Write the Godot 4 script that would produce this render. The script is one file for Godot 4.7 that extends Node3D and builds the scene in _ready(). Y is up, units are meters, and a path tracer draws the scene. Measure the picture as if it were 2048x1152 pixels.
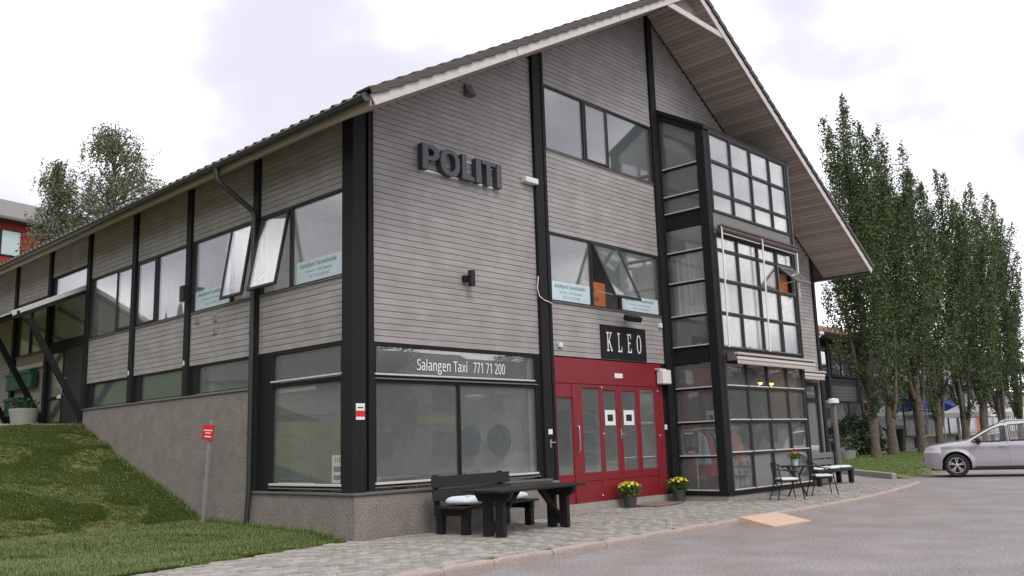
extends Node3D

var M := {}
var rng := RandomNumberGenerator.new()
var mesh_cache := {}
var taken := {}
var building: Node3D
var FRONT := Transform3D()
var SIDE := Transform3D(Basis(Vector3(0, 0, 1), Vector3(0, 1, 0), Vector3(-1, 0, 0)), Vector3.ZERO)
const CAM := Vector3(-8.959, 1.45, 12.164)
const FOCAL := 1770.69


class MB:
	var v := PackedVector3Array()
	var n := PackedVector3Array()
	var c := PackedColorArray()
	var tint := Color(1, 1, 1)
	var tinted := false
	func tri(a: Vector3, b: Vector3, d: Vector3, na: Vector3, nb: Vector3, nd: Vector3) -> void:
		v.append(a); v.append(d); v.append(b)
		n.append(na); n.append(nd); n.append(nb)
		if tinted:
			c.append(tint); c.append(tint); c.append(tint)
	func quad(a: Vector3, b: Vector3, d: Vector3, e: Vector3) -> void:
		var m := (d - a).cross(e - b).normalized()
		tri(a, b, d, m, m, m)
		tri(a, d, e, m, m, m)
	func quad_out(a: Vector3, b: Vector3, d: Vector3, e: Vector3, mid: Vector3) -> void:
		var m := (d - a).cross(e - b)
		if m.dot((a + b + d + e) * 0.25 - mid) < 0.0:
			quad(a, e, d, b)
		else:
			quad(a, b, d, e)
	func tri_out(a: Vector3, b: Vector3, d: Vector3, mid: Vector3) -> void:
		var m := (b - a).cross(d - a).normalized()
		if m.dot((a + b + d) / 3.0 - mid) < 0.0:
			tri(a, d, b, -m, -m, -m)
		else:
			tri(a, b, d, m, m, m)
	func box(lo: Vector3, hi: Vector3, bev := 0.0, xf := Transform3D()) -> void:
		var mid := (lo + hi) * 0.5
		var h := (hi - lo) * 0.5
		bev = minf(bev, minf(h.x, minf(h.y, h.z)) * 0.8)
		var k := xf * mid
		var p := {}
		for sx in [-1, 1]:
			for sy in [-1, 1]:
				for sz in [-1, 1]:
					var s := Vector3(sx, sy, sz)
					for ax in 3:
						var q := h - Vector3(bev, bev, bev)
						q[ax] = h[ax]
						p[[sx, sy, sz, ax]] = xf * (mid + q * s)
		for ax in 3:
			var a1 := (ax + 1) % 3
			var a2 := (ax + 2) % 3
			for s in [-1, 1]:
				var g := []
				for w in [[-1, -1], [1, -1], [1, 1], [-1, 1]]:
					var key := [0, 0, 0, ax]
					key[ax] = s; key[a1] = w[0]; key[a2] = w[1]
					g.append(p[key])
				quad_out(g[0], g[1], g[2], g[3], k)
		if bev <= 0.0:
			return
		for ax in 3:
			var a1 := (ax + 1) % 3
			var a2 := (ax + 2) % 3
			for s1 in [-1, 1]:
				for s2 in [-1, 1]:
					var g := []
					for e in [[-1, a1], [1, a1], [1, a2], [-1, a2]]:
						var key := [0, 0, 0, e[1]]
						key[ax] = e[0]; key[a1] = s1; key[a2] = s2
						g.append(p[key])
					quad_out(g[0], g[1], g[2], g[3], k)
		for sx in [-1, 1]:
			for sy in [-1, 1]:
				for sz in [-1, 1]:
					tri_out(p[[sx, sy, sz, 0]], p[[sx, sy, sz, 1]], p[[sx, sy, sz, 2]], k)
	func bar(a: Vector3, b: Vector3, w: float, d: float, bev := 0.004, up := Vector3.UP) -> void:
		# a straight timber from a to b, w wide and d deep
		var z := (b - a).normalized()
		if absf(z.dot(up)) > 0.98:
			up = Vector3(0, 0, 1)
		var x := up.cross(z).normalized()
		var y := z.cross(x)
		var L := (b - a).length()
		box(Vector3(-w / 2, -d / 2, 0), Vector3(w / 2, d / 2, L), bev, Transform3D(Basis(x, y, z), a))
	func tube(pts: Array, r, sides := 8, caps := true) -> void:
		var rings := []
		var last := pts.size() - 1
		var x := Vector3.ZERO
		for i in pts.size():
			var t: Vector3 = (pts[mini(i + 1, last)] - pts[maxi(i - 1, 0)]).normalized()
			if x == Vector3.ZERO:
				x = (Vector3.UP if absf(t.y) < 0.9 else Vector3.RIGHT).cross(t).normalized()
			else:
				x = (x - t * x.dot(t)).normalized()
			var y := t.cross(x)
			var rad: float = r[i] if r is Array else r
			var ring := []
			for j in sides:
				var a := TAU * j / sides
				var o := x * cos(a) + y * sin(a)
				ring.append([pts[i] + o * rad, o])
			rings.append(ring)
		for i in last:
			for j in sides:
				var A = rings[i][j]
				var B = rings[i][(j + 1) % sides]
				var C = rings[i + 1][(j + 1) % sides]
				var D = rings[i + 1][j]
				tri(A[0], B[0], C[0], A[1], B[1], C[1])
				tri(A[0], C[0], D[0], A[1], C[1], D[1])
		if caps:
			for e in [0, last]:
				var t: Vector3 = (pts[0] - pts[1]).normalized() if e == 0 else (pts[last] - pts[last - 1]).normalized()
				for j in sides:
					var p0: Vector3 = rings[e][j][0]
					var p1: Vector3 = rings[e][(j + 1) % sides][0]
					if e == 0:
						tri(pts[e], p1, p0, t, t, t)
					else:
						tri(pts[e], p0, p1, t, t, t)
	func lathe(prof: Array, sides := 16, xf := Transform3D()) -> void:
		# prof: Vector2(radius, height), from below upwards on the outside
		for i in prof.size() - 1:
			var p: Vector2 = prof[i]
			var q: Vector2 = prof[i + 1]
			var d := (q - p).normalized()
			for j in sides:
				var a := TAU * j / sides
				var b := TAU * (j + 1) / sides
				var ca := Vector3(cos(a), 0, -sin(a))
				var cb := Vector3(cos(b), 0, -sin(b))
				var na := xf.basis * (ca * d.y - Vector3(0, d.x, 0))
				var nb := xf.basis * (cb * d.y - Vector3(0, d.x, 0))
				var A := xf * (ca * p.x + Vector3(0, p.y, 0))
				var B := xf * (cb * p.x + Vector3(0, p.y, 0))
				var C := xf * (cb * q.x + Vector3(0, q.y, 0))
				var D := xf * (ca * q.x + Vector3(0, q.y, 0))
				if p.x > 1e-5:
					tri(A, B, C, na, nb, nb)
				if q.x > 1e-5:
					tri(A, C, D, na, nb, na)
	func prism(poly: PackedVector2Array, z0: float, z1: float, xf := Transform3D()) -> void:
		if Geometry2D.is_polygon_clockwise(poly):
			poly.reverse()
		var idx := Geometry2D.triangulate_polygon(poly)
		var up := (xf.basis * Vector3(0, 0, 1)).normalized()
		for i in range(0, idx.size(), 3):
			var a := poly[idx[i]]
			var b := poly[idx[i + 1]]
			var d := poly[idx[i + 2]]
			if (b - a).cross(d - a) < 0:
				var t := b; b = d; d = t
			tri(xf * Vector3(a.x, a.y, z1), xf * Vector3(b.x, b.y, z1), xf * Vector3(d.x, d.y, z1), up, up, up)
			tri(xf * Vector3(a.x, a.y, z0), xf * Vector3(d.x, d.y, z0), xf * Vector3(b.x, b.y, z0), -up, -up, -up)
		for i in poly.size():
			var a := poly[i]
			var b := poly[(i + 1) % poly.size()]
			quad(xf * Vector3(a.x, a.y, z0), xf * Vector3(b.x, b.y, z0), xf * Vector3(b.x, b.y, z1), xf * Vector3(a.x, a.y, z1))
	func grid(rows: Array, wrap := false) -> void:
		# rows of points; smooth normals; counter-clockwise with rows going up and columns going to the viewer's right
		var R := rows.size()
		var N: int = rows[0].size()
		var nn := []
		for i in R:
			var line := PackedVector3Array()
			for j in N:
				var l: int = (j - 1 + N) % N if wrap else maxi(j - 1, 0)
				var r: int = (j + 1) % N if wrap else mini(j + 1, N - 1)
				var m: Vector3 = (rows[i][r] - rows[i][l]).cross(rows[mini(i + 1, R - 1)][j] - rows[maxi(i - 1, 0)][j])
				line.append(m.normalized() if m.length() > 1e-12 else Vector3.UP)
			nn.append(line)
		for i in R - 1:
			for j in (N if wrap else N - 1):
				var k := (j + 1) % N
				tri(rows[i][j], rows[i][k], rows[i + 1][k], nn[i][j], nn[i][k], nn[i + 1][k])
				tri(rows[i][j], rows[i + 1][k], rows[i + 1][j], nn[i][j], nn[i + 1][k], nn[i + 1][j])
	func mesh() -> ArrayMesh:
		var a := []
		a.resize(Mesh.ARRAY_MAX)
		a[Mesh.ARRAY_VERTEX] = v
		a[Mesh.ARRAY_NORMAL] = n
		if tinted:
			a[Mesh.ARRAY_COLOR] = c
		var m := ArrayMesh.new()
		m.add_surface_from_arrays(Mesh.PRIMITIVE_TRIANGLES, a)
		return m


func numbered(s: String) -> String:
	taken[s] = taken.get(s, 0) + 1
	return s if taken[s] == 1 else "%s_%03d" % [s, taken[s] - 1]

func thing(called: String, label: String, category: String, at := Vector3.ZERO, turn := 0.0, group := "") -> Node3D:
	var o := Node3D.new()
	o.name = numbered(called)
	add_child(o)
	o.position = at
	o.rotation.y = turn
	tag(o, label, category, group)
	return o

func tag(o: Node, label: String, category: String, group := "") -> void:
	o.set_meta("label", label)
	o.set_meta("category", category)
	if group:
		o.set_meta("group", group)

func part(parent: Node, called: String, m, mat: Material, xf := Transform3D()) -> MeshInstance3D:
	var o := MeshInstance3D.new()
	o.mesh = m.mesh() if m is MB else m
	o.material_override = mat
	o.transform = xf
	if parent == self:
		o.name = numbered(called)
		add_child(o)
	else:
		o.name = called
		parent.add_child(o, true)
	return o

func struct(called: String, m, mat: Material, xf := Transform3D()) -> MeshInstance3D:
	var o := part(self, called, m, mat, xf)
	o.set_meta("kind", "structure")
	return o

func copy(o: Node3D, called: String, at: Vector3, turn: float, label := "") -> Node3D:
	var k: Node3D = o.duplicate()
	k.name = numbered(called)
	add_child(k)
	k.position = at
	k.rotation.y = turn
	if label:
		k.set_meta("label", label)
	return k

func box_mesh(size: Vector3, bev: float) -> ArrayMesh:
	var key := "%.4f %.4f %.4f %.4f" % [size.x, size.y, size.z, bev]
	if not mesh_cache.has(key):
		var b := MB.new()
		b.box(-size / 2, size / 2, bev)
		mesh_cache[key] = b.mesh()
	return mesh_cache[key]

# a box part given by its ranges in a wall's own axes (along, up, out)
func slab(parent: Node, called: String, tf: Transform3D, u0: float, u1: float, v0: float, v1: float, w0: float, w1: float, mat: Material, bev := 0.004) -> MeshInstance3D:
	var mid := Vector3(u0 + u1, v0 + v1, w0 + w1) * 0.5
	var p := part(parent, called, box_mesh(Vector3(u1 - u0, v1 - v0, w1 - w0), bev), mat)
	var want := tf * Transform3D(Basis(), mid)
	p.transform = parent_frame(parent).affine_inverse() * want
	return p

func parent_frame(parent: Node) -> Transform3D:
	# transform of parent in the root's axes
	var t := Transform3D()
	var q: Node = parent
	while q != self and q != null:
		t = q.transform * t
		q = q.get_parent()
	return t

func holder(parent: Node, called: String, at: Vector3) -> Node3D:
	var o := Node3D.new()
	o.name = called
	parent.add_child(o, true)
	o.position = at
	return o

func lin(r: float, g: float, b: float, a := 1.0) -> Color:
	var k := Color(r, g, b).linear_to_srgb()
	k.a = a
	return k

func noise_tex(freq: float, lo: Color, hi: Color, size := 512, kind := FastNoiseLite.TYPE_SIMPLEX_SMOOTH, octaves := 4, seed_ := 1, mid := -1.0) -> NoiseTexture2D:
	var f := FastNoiseLite.new()
	f.noise_type = kind
	f.frequency = freq
	f.fractal_octaves = octaves
	f.seed = seed_
	var t := NoiseTexture2D.new()
	t.width = size
	t.height = size
	t.seamless = true
	t.noise = f
	var g := Gradient.new()
	g.set_color(0, lo)
	g.set_color(1, hi)
	if mid >= 0.0:
		g.set_offset(0, mid - 0.12)
		g.set_offset(1, mid + 0.12)
	t.color_ramp = g
	return t

func mat(called: String, color: Color, rough := 0.8, tex: Texture2D = null, scale := Vector3.ONE, metal := 0.0) -> StandardMaterial3D:
	var m := StandardMaterial3D.new()
	m.resource_name = called
	m.albedo_color = color
	m.roughness = rough
	m.metallic = metal
	if tex:
		m.albedo_texture = tex
		m.uv1_triplanar = true
		m.uv1_world_triplanar = true
		m.uv1_scale = scale
	M[called] = m
	return m

func relief(m: StandardMaterial3D, tex: Texture2D, cm: float) -> void:
	m.heightmap_enabled = true
	m.heightmap_texture = tex
	m.heightmap_scale = cm

func over(m: StandardMaterial3D, tex: Texture2D, scale: Vector3) -> void:
	# a second, coarser pattern multiplied onto the first
	m.detail_enabled = true
	m.detail_blend_mode = BaseMaterial3D.BLEND_MODE_MUL
	m.detail_albedo = tex
	m.detail_uv_layer = BaseMaterial3D.DETAIL_UV_2
	m.uv2_triplanar = true
	m.uv2_world_triplanar = true
	m.uv2_scale = scale

func ss(a: float, b: float, x: float) -> float:
	var t := clampf((x - a) / (b - a), 0, 1)
	return t * t * (3 - 2 * t)

func curve_at(pts: Array, x: float) -> float:
	# piecewise linear through Vector2 points with rising x
	if x <= pts[0].x:
		return pts[0].y
	for i in pts.size() - 1:
		if x <= pts[i + 1].x:
			return lerpf(pts[i].y, pts[i + 1].y, (x - pts[i].x) / (pts[i + 1].x - pts[i].x))
	return pts[-1].y


func make_materials() -> void:
	var white := Color(1, 1, 1)
	var grain := noise_tex(0.02, Color(0.89, 0.885, 0.88), white, 512, FastNoiseLite.TYPE_SIMPLEX_SMOOTH, 5, 3)
	var cloudy := noise_tex(0.008, Color(0.90, 0.895, 0.89), white, 512, FastNoiseLite.TYPE_SIMPLEX_SMOOTH, 5, 8)
	var fine := noise_tex(0.11, Color(0.62, 0.61, 0.60), white, 512, FastNoiseLite.TYPE_SIMPLEX, 3, 5)
	var cell := noise_tex(0.06, Color(0.5, 0.5, 0.5), white, 512, FastNoiseLite.TYPE_CELLULAR, 2, 6)
	var paving := noise_tex(0.03, Color(0.72, 0.71, 0.68), white, 512, FastNoiseLite.TYPE_SIMPLEX_SMOOTH, 5, 11)
	var grass := noise_tex(0.03, Color(0.70, 0.74, 0.58), Color(1, 1, 0.92), 512, FastNoiseLite.TYPE_SIMPLEX_SMOOTH, 5, 21)
	var patches := noise_tex(0.012, Color(0.95, 0.84, 0.72), white, 512, FastNoiseLite.TYPE_SIMPLEX_SMOOTH, 5, 33, 0.36)
	var along_x := Vector3(0.12, 3.0, 3.0)
	var along_z := Vector3(3.0, 3.0, 0.12)
	var along_y := Vector3(3.0, 0.12, 3.0)
	for i in 3:
		var k: float = [1.0, 0.965, 1.03][i]
		for s in [["front", along_x], ["side", along_z]]:
			var m := mat("cladding_%s_%d" % [s[0], i], lin(0.365 * k, 0.355 * k, 0.35 * k), 0.72, grain, s[1])
			over(m, cloudy, Vector3(0.35, 0.35, 0.35))
	mat("backing", lin(0.09, 0.085, 0.08), 0.95)
	mat("black_wood", lin(0.0115, 0.0125, 0.0145), 0.72, grain, along_y).metallic_specular = 0.35
	mat("black_trim", lin(0.009, 0.009, 0.010), 0.7).metallic_specular = 0.35
	mat("frame_dark", lin(0.021, 0.0195, 0.0205), 0.6).metallic_specular = 0.4
	mat("frame_grey", lin(0.13, 0.125, 0.125), 0.5)
	mat("sill_pale", lin(0.5, 0.48, 0.47), 0.45)
	var speck := noise_tex(0.16, Color(0.42, 0.40, 0.38), white, 512, FastNoiseLite.TYPE_CELLULAR, 2, 61)
	var con := mat("aggregate", lin(0.5, 0.47, 0.44), 0.95, speck, Vector3(0.62, 0.62, 0.62))
	over(con, noise_tex(0.012, Color(0.88, 0.87, 0.86), white, 512, FastNoiseLite.TYPE_SIMPLEX_SMOOTH, 5, 62), Vector3(0.35, 0.35, 0.35))
	relief(con, speck, 1.0)
	mat("concrete", lin(0.3, 0.28, 0.26), 0.9, cloudy, Vector3(1.2, 1.2, 1.2))
	mat("ledge", lin(0.11, 0.105, 0.1), 0.8, cloudy, Vector3(1.2, 1.2, 1.2))
	mat("red_paint", lin(0.2, 0.009, 0.017), 0.5, cloudy, Vector3(1.5, 0.3, 1.5))
	var rt := mat("roof_tile", lin(0.125, 0.112, 0.105), 0.85, fine, Vector3(2, 2, 2))
	over(rt, cloudy, Vector3(0.8, 0.8, 0.8))
	mat("fascia", lin(0.56, 0.54, 0.525), 0.8, grain, Vector3(0.25, 2.2, 2.2))
	for i in 3:
		var k: float = [1.0, 0.86, 1.12][i]
		mat("soffit_%d" % i, lin(0.47 * k, 0.405 * k, 0.34 * k), 0.85, grain, along_z)
	mat("gutter", lin(0.028, 0.031, 0.032), 0.35)
	mat("black_paint", lin(0.011, 0.0105, 0.011), 0.6).metallic_specular = 0.4
	mat("white_plastic", lin(0.68, 0.67, 0.66), 0.4)
	mat("metal", lin(0.5, 0.5, 0.5), 0.35, null, Vector3.ONE, 0.9)
	mat("post_metal", lin(0.36, 0.36, 0.36), 0.5, null, Vector3.ONE, 0.5)
	mat("sign_slate", lin(0.05, 0.055, 0.068), 0.5)
	mat("letter_side", lin(0.015, 0.015, 0.017), 0.5)
	mat("sign_black", lin(0.008, 0.008, 0.011), 0.7).metallic_specular = 0.35
	mat("sign_red", lin(0.5, 0.02, 0.03), 0.4)
	mat("lettering", lin(0.66, 0.7, 0.7), 0.5)
	mat("sticker", lin(0.46, 0.57, 0.6), 0.5)
	mat("sticker_ink", lin(0.05, 0.12, 0.13), 0.6)
	mat("paper", lin(0.66, 0.68, 0.66), 0.7)
	mat("olive", lin(0.16, 0.14, 0.1), 0.7)
	mat("beige_panel", lin(0.36, 0.33, 0.28), 0.8, grain, along_z)
	mat("green_box", lin(0.02, 0.085, 0.07), 0.4)
	mat("brown_fabric", lin(0.1, 0.075, 0.07), 0.9)
	mat("awning_fabric", lin(0.42, 0.38, 0.35), 0.85)
	mat("orange_cloth", lin(0.45, 0.14, 0.03), 0.85)
	var curtain := mat("curtain", lin(0.4, 0.4, 0.39), 0.9)
	curtain.backlight_enabled = true
	curtain.backlight = Color(0.5, 0.5, 0.5)
	mat("wall_inside", lin(0.55, 0.54, 0.51), 0.9, cloudy, Vector3(0.6, 0.6, 0.6))
	mat("floor_inside", lin(0.14, 0.11, 0.09), 0.6, grain, Vector3(0.4, 0.4, 3))
	mat("ceiling_inside", lin(0.6, 0.6, 0.58), 0.9)
	var g := mat("window_glass", Color(0.8, 0.85, 0.85, 0.04), 0.0)
	g.transparency = BaseMaterial3D.TRANSPARENCY_ALPHA
	g.metallic_specular = 0.5
	# ground
	var pv_names := [[0.38, 0.36, 0.345], [0.33, 0.32, 0.305], [0.44, 0.41, 0.395], [0.29, 0.285, 0.265]]
	for i in 4:
		var q: Array = pv_names[i]
		var m := mat("paving_%d" % i, lin(q[0], q[1], q[2]), 0.92, paving, Vector3(2.3, 2.3, 2.3))
		relief(m, fine, 0.25)
	mat("joint", lin(0.05, 0.055, 0.035), 0.98, grass, Vector3(1.5, 1.5, 1.5))
	var gr := mat("kerb_granite", lin(0.43, 0.37, 0.35), 0.85, paving, Vector3(1.7, 1.7, 1.7))
	relief(gr, cell, 0.9)
	var grit := noise_tex(0.05, Color(0.70, 0.69, 0.68), white, 1024, FastNoiseLite.TYPE_SIMPLEX, 6, 71)
	var asphalt := mat("asphalt", lin(0.35, 0.328, 0.325), 0.93, grit, Vector3(0.33, 0.33, 0.33))
	over(asphalt, noise_tex(0.012, Color(0.86, 0.855, 0.85), white, 512, FastNoiseLite.TYPE_SIMPLEX_SMOOTH, 5, 41), Vector3(0.11, 0.11, 0.11))
	relief(asphalt, grit, 0.8)
	var lawn := mat("lawn", lin(0.2, 0.205, 0.1), 0.95, grass, Vector3(0.8, 0.8, 0.8))
	over(lawn, patches, Vector3(0.16, 0.16, 0.16))
	mat("soil", lin(0.13, 0.1, 0.07), 0.98, fine, Vector3(1.2, 1.2, 1.2))
	mat("hillside", lin(0.06, 0.085, 0.035), 0.95, grass, Vector3(0.1, 0.1, 0.1))
	mat("ramp_wood", lin(0.56, 0.40, 0.31), 0.75, grain, Vector3(2.5, 2.5, 0.2))
	mat("mat_brown", lin(0.3, 0.21, 0.17), 0.95, fine, Vector3(3, 3, 3))
	mat("cushion", lin(0.58, 0.64, 0.68), 0.9)
	mat("pot_dark", lin(0.04, 0.05, 0.05), 0.6)
	mat("pot_grey", lin(0.3, 0.31, 0.3), 0.8, cloudy, Vector3(2, 2, 2))
	for e in [["leaf_poplar", [0.062, 0.1, 0.03]], ["leaf_birch", [0.13, 0.16, 0.085]], ["leaf_dark", [0.035, 0.065, 0.025]], ["leaf_fresh", [0.08, 0.14, 0.03]], ["grass_blade", [0.15, 0.192, 0.072]], ["needle", [0.022, 0.04, 0.018]]]:
		var q: Array = e[1]
		var m := mat(e[0], lin(q[0], q[1], q[2]), 0.6)
		m.vertex_color_use_as_albedo = true
		m.backlight_enabled = true
		m.backlight = lin(0.35, 0.4, 0.12)
	mat("petal_yellow", lin(0.62, 0.5, 0.03), 0.7)
	mat("petal_orange", lin(0.6, 0.16, 0.02), 0.7)
	var bark := mat("bark", lin(0.235, 0.2, 0.165), 0.95, noise_tex(0.05, Color(0.42, 0.40, 0.38), white, 512, FastNoiseLite.TYPE_SIMPLEX_SMOOTH, 5, 51), Vector3(0.7, 0.2, 0.7))
	relief(bark, cell, 2.0)
	mat("bark_birch", lin(0.3, 0.28, 0.25), 0.9, fine, Vector3(1, 1, 1))
	# neighbours
	mat("blue_siding", lin(0.2, 0.215, 0.245), 0.75, grain, along_x)
	mat("blue_band", lin(0.1, 0.11, 0.13), 0.75)
	mat("red_wall", lin(0.3, 0.025, 0.02), 0.8, grain, along_x)
	mat("slate_roof", lin(0.24, 0.23, 0.225), 0.85, fine, Vector3(0.6, 2.0, 0.6))
	mat("red_roof", lin(0.28, 0.11, 0.08), 0.85, fine, Vector3(0.8, 0.8, 0.8))
	mat("orange_door", lin(0.42, 0.13, 0.04), 0.6)
	mat("grey_wall", lin(0.36, 0.35, 0.335), 0.85, cloudy, Vector3(0.3, 0.3, 0.3))
	mat("tent_white", lin(0.75, 0.75, 0.75), 0.8)
	mat("awning_blue", lin(0.04, 0.1, 0.42), 0.8)
	# car
	var cp := mat("car_paint", lin(0.43, 0.42, 0.465), 0.32, null, Vector3.ONE, 0.35)
	cp.clearcoat_enabled = true
	cp.clearcoat = 0.7
	cp.clearcoat_roughness = 0.06
	mat("tyre", lin(0.02, 0.02, 0.02), 0.85)
	mat("rim", lin(0.5, 0.5, 0.51), 0.35, null, Vector3.ONE, 0.7)
	mat("headlight", lin(0.7, 0.72, 0.74), 0.1)


func make_sky() -> Sky:
	var w := 1024
	var h := 512
	var im := Image.create(w, h, false, Image.FORMAT_RGBF)
	var f := FastNoiseLite.new()
	f.noise_type = FastNoiseLite.TYPE_SIMPLEX_SMOOTH
	f.fractal_octaves = 6
	f.fractal_gain = 0.52
	f.frequency = 1.0
	f.seed = 12
	var g := FastNoiseLite.new()
	g.noise_type = FastNoiseLite.TYPE_SIMPLEX_SMOOTH
	g.fractal_octaves = 3
	g.frequency = 1.0
	g.seed = 5
	var dark := Vector3(0.40, 0.395, 0.455)
	var bright := Vector3(1.2, 1.18, 1.2)
	for y in h:
		var el := (0.5 - (y + 0.5) / h) * PI
		for x in w:
			var az := (x + 0.5) / w * TAU
			var d := Vector3(sin(az) * cos(el), sin(el), cos(az) * cos(el))
			if d.y < 0.0:
				im.set_pixel(x, y, Color(0.25, 0.25, 0.24))
				continue
			var p := Vector3(d.x, 0, d.z) / (d.y + 0.35) * 1.15
			var a := f.get_noise_3d(p.x, p.z, 0.0) * 0.9 + g.get_noise_3d(p.x * 0.5, p.z * 0.5, 7.0) * 0.55
			var t := ss(-0.22, 0.55, a)
			var k := dark.lerp(bright, t)
			im.set_pixel(x, y, Color(k.x, k.y, k.z))
	var ps := PanoramaSkyMaterial.new()
	ps.panorama = ImageTexture.create_from_image(im)
	ps.energy_multiplier = 1.0
	var s := Sky.new()
	s.sky_material = ps
	return s


func _ready() -> void:
	rng.seed = 77
	var cam := Camera3D.new()
	cam.name = "camera"
	cam.fov = rad_to_deg(2.0 * atan(576.0 / FOCAL))
	cam.near = 0.05
	cam.far = 2000.0
	cam.position = CAM
	cam.basis = Basis.from_euler(Vector3(deg_to_rad(10.004), deg_to_rad(-46.897), deg_to_rad(-1.8209)), EULER_ORDER_YXZ)
	add_child(cam)
	cam.current = true
	var we := WorldEnvironment.new()
	we.name = "world_environment"
	var env := Environment.new()
	env.background_mode = Environment.BG_SKY
	env.sky = make_sky()
	env.tonemap_mode = Environment.TONE_MAPPER_LINEAR
	env.tonemap_exposure = 2.12
	env.sdfgi_enabled = true
	env.ssao_enabled = true
	env.ssil_enabled = true
	we.environment = env
	add_child(we)
	var sun := DirectionalLight3D.new()
	sun.name = "sun"
	sun.light_energy = 0.32
	sun.light_angular_distance = 25.0
	sun.light_color = Color(1.0, 0.97, 0.93)
	sun.shadow_enabled = true
	sun.rotation_degrees = Vector3(-48, -24, 0)
	add_child(sun)
	make_materials()
	make_ground()
	make_building()
	make_roof()
	make_bay()
	make_entrance()
	make_interior()
	make_canopy()
	make_building_fittings()
	make_paving()
	make_furniture()
	make_car()
	make_neighbours()
	make_trees()
	make_grass()


# ---------------------------------------------------------------- ground
func side_profile(z: float) -> float:
	return curve_at([Vector2(-40, 3.2), Vector2(-20, 2.45), Vector2(-11.6, 2.3), Vector2(-11.0, 2.2), Vector2(-9.4, 1.69), Vector2(-8.3, 1.26), Vector2(-6.6, 0.77), Vector2(-5.6, 0.45), Vector2(-4.75, 0.14), Vector2(-3.1, 0.1), Vector2(0.2, 0.02), Vector2(1.0, -0.01), Vector2(4, -0.04)], z)

func lawn_y(x: float, z: float) -> float:
	var shift := -0.10 * x * ss(0, 8, -x)
	var f: FastNoiseLite = mesh_cache["lawn_noise"]
	var n := f.get_noise_2d(x, z) * 0.07 * ss(0.0, 1.5, -x) * ss(0.3, -1.5, z + 0.21 * x)
	var y := side_profile(z - shift * 0.6) + n
	return lerpf(-0.012, y, ss(0.0, 0.9, -0.03 - 0.21 * x - z))

func road_y(x: float, z: float) -> float:
	return -0.12 + 0.12 * ss(8, 20, x) + 0.4 * ss(22, 40, x) * ss(5, -8, z)

func lawn2_y(x: float, z: float) -> float:
	return lerpf(0.10 + 0.32 * ss(20, 34, x), road_y(x, z) - 0.03, ss(0.6, 1.5, z))

func hill_y(x: float, z: float) -> float:
	var behind := 14.0 * ss(-24, -52, z) * ss(-60, 0, x) * ss(130, 50, x)
	var west := 38.0 * ss(-55, -150, x) * ss(120, 10, z)
	var far := 25.0 * ss(-90, -200, z)
	return -0.35 + maxf(behind + far, west)

func make_ground() -> void:
	var f := FastNoiseLite.new()
	f.frequency = 0.3
	f.fractal_octaves = 3
	f.seed = 4
	mesh_cache["lawn_noise"] = f
	# wide terrain to the horizon
	var b := MB.new()
	var rows := []
	var xs := []
	for i in 61:
		var t := (i - 30) / 30.0
		xs.append(signf(t) * (40.0 * absf(t) + 660.0 * pow(absf(t), 4)))
	for i in range(xs.size() - 1, -1, -1):
		var line := PackedVector3Array()
		for j in xs.size():
			var x: float = xs[j]
			var z: float = xs[i] - 10.0
			line.append(Vector3(x, hill_y(x, z), z))
		rows.append(line)
	b.grid(rows)
	struct("terrain", b, M.hillside)
	# asphalt
	b = MB.new()
	rows = []
	for i in 40:
		var z := lerpf(48, -30, i / 39.0)
		var line := PackedVector3Array()
		for j in 60:
			var x := lerpf(-70, 130, j / 59.0)
			line.append(Vector3(x, road_y(x, z), z))
		rows.append(line)
	var front_rows := []
	for r in rows:
		if r[0].z > 0.5:
			front_rows.append(r)
	b.grid(front_rows)
	var right_rows := []
	for r in rows:
		if r[0].z <= 2.6:
			var line := PackedVector3Array()
			for p in r:
				if p.x > 14.5:
					line.append(p)
			right_rows.append(line)
	b.grid(right_rows)
	struct("road", b, M.asphalt)
	# grass bank beside the building
	b = MB.new()
	rows = []
	var nz := 90
	var nx := 60
	for i in nz:
		var line := PackedVector3Array()
		for j in nx:
			var x := lerpf(-34, 0.12, pow(j / float(nx - 1), 0.7))
			var z0 := -0.03 - 0.21 * x
			var z := lerpf(z0, -26.0, i / float(nz - 1))
			line.append(Vector3(x, lawn_y(x, z), z))
		rows.append(line)
	b.grid(rows)
	struct("grass_bank", b, M.lawn)
	# lawn under the poplars
	b = MB.new()
	rows = []
	for i in 10:
		var z := lerpf(1.5, -5.5, i / 9.0)
		var line := PackedVector3Array()
		for j in 30:
			var x0 := curve_at([Vector2(-5.5, 26), Vector2(-2.9, 24.6), Vector2(1.34, 19.9), Vector2(1.6, 20.2)], z)
			var x := lerpf(x0, 66, pow(j / 29.0, 1.4))
			line.append(Vector3(x, lawn2_y(x, z), z + 0.45 * ss(22, 19.9, x) * ss(0.5, 1.5, z)))
		rows.append(line)
	b.grid(rows)
	struct("lawn", b, M.lawn)
	# low stone edging of that lawn
	var edging := thing("stone_edging", "low pale stone edging along the poplar lawn", "edging", Vector3(19.9, 0, 1.34))
	var e0 := Vector3(19.9, 0, 1.34)
	var e1 := Vector3(24.6, 0.03, -2.9)
	for k in 5:
		var p0 := e0.lerp(e1, k / 5.0 + 0.004)
		var p1 := e0.lerp(e1, (k + 1) / 5.0 - 0.004)
		var s := MB.new()
		s.bar(p0 - e0 + Vector3(0, 0.03, 0), p1 - e0 + Vector3(0, 0.03, 0), 0.16, 0.30, 0.02)
		part(edging, "stone", s, M.kerb_granite)
	# terrace in front of the side door
	b = MB.new()
	b.box(Vector3(-2.3, 1.9, -20.0), Vector3(-0.02, 2.31, -11.45), 0.02)
	struct("terrace_path", b, M.concrete)


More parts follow.
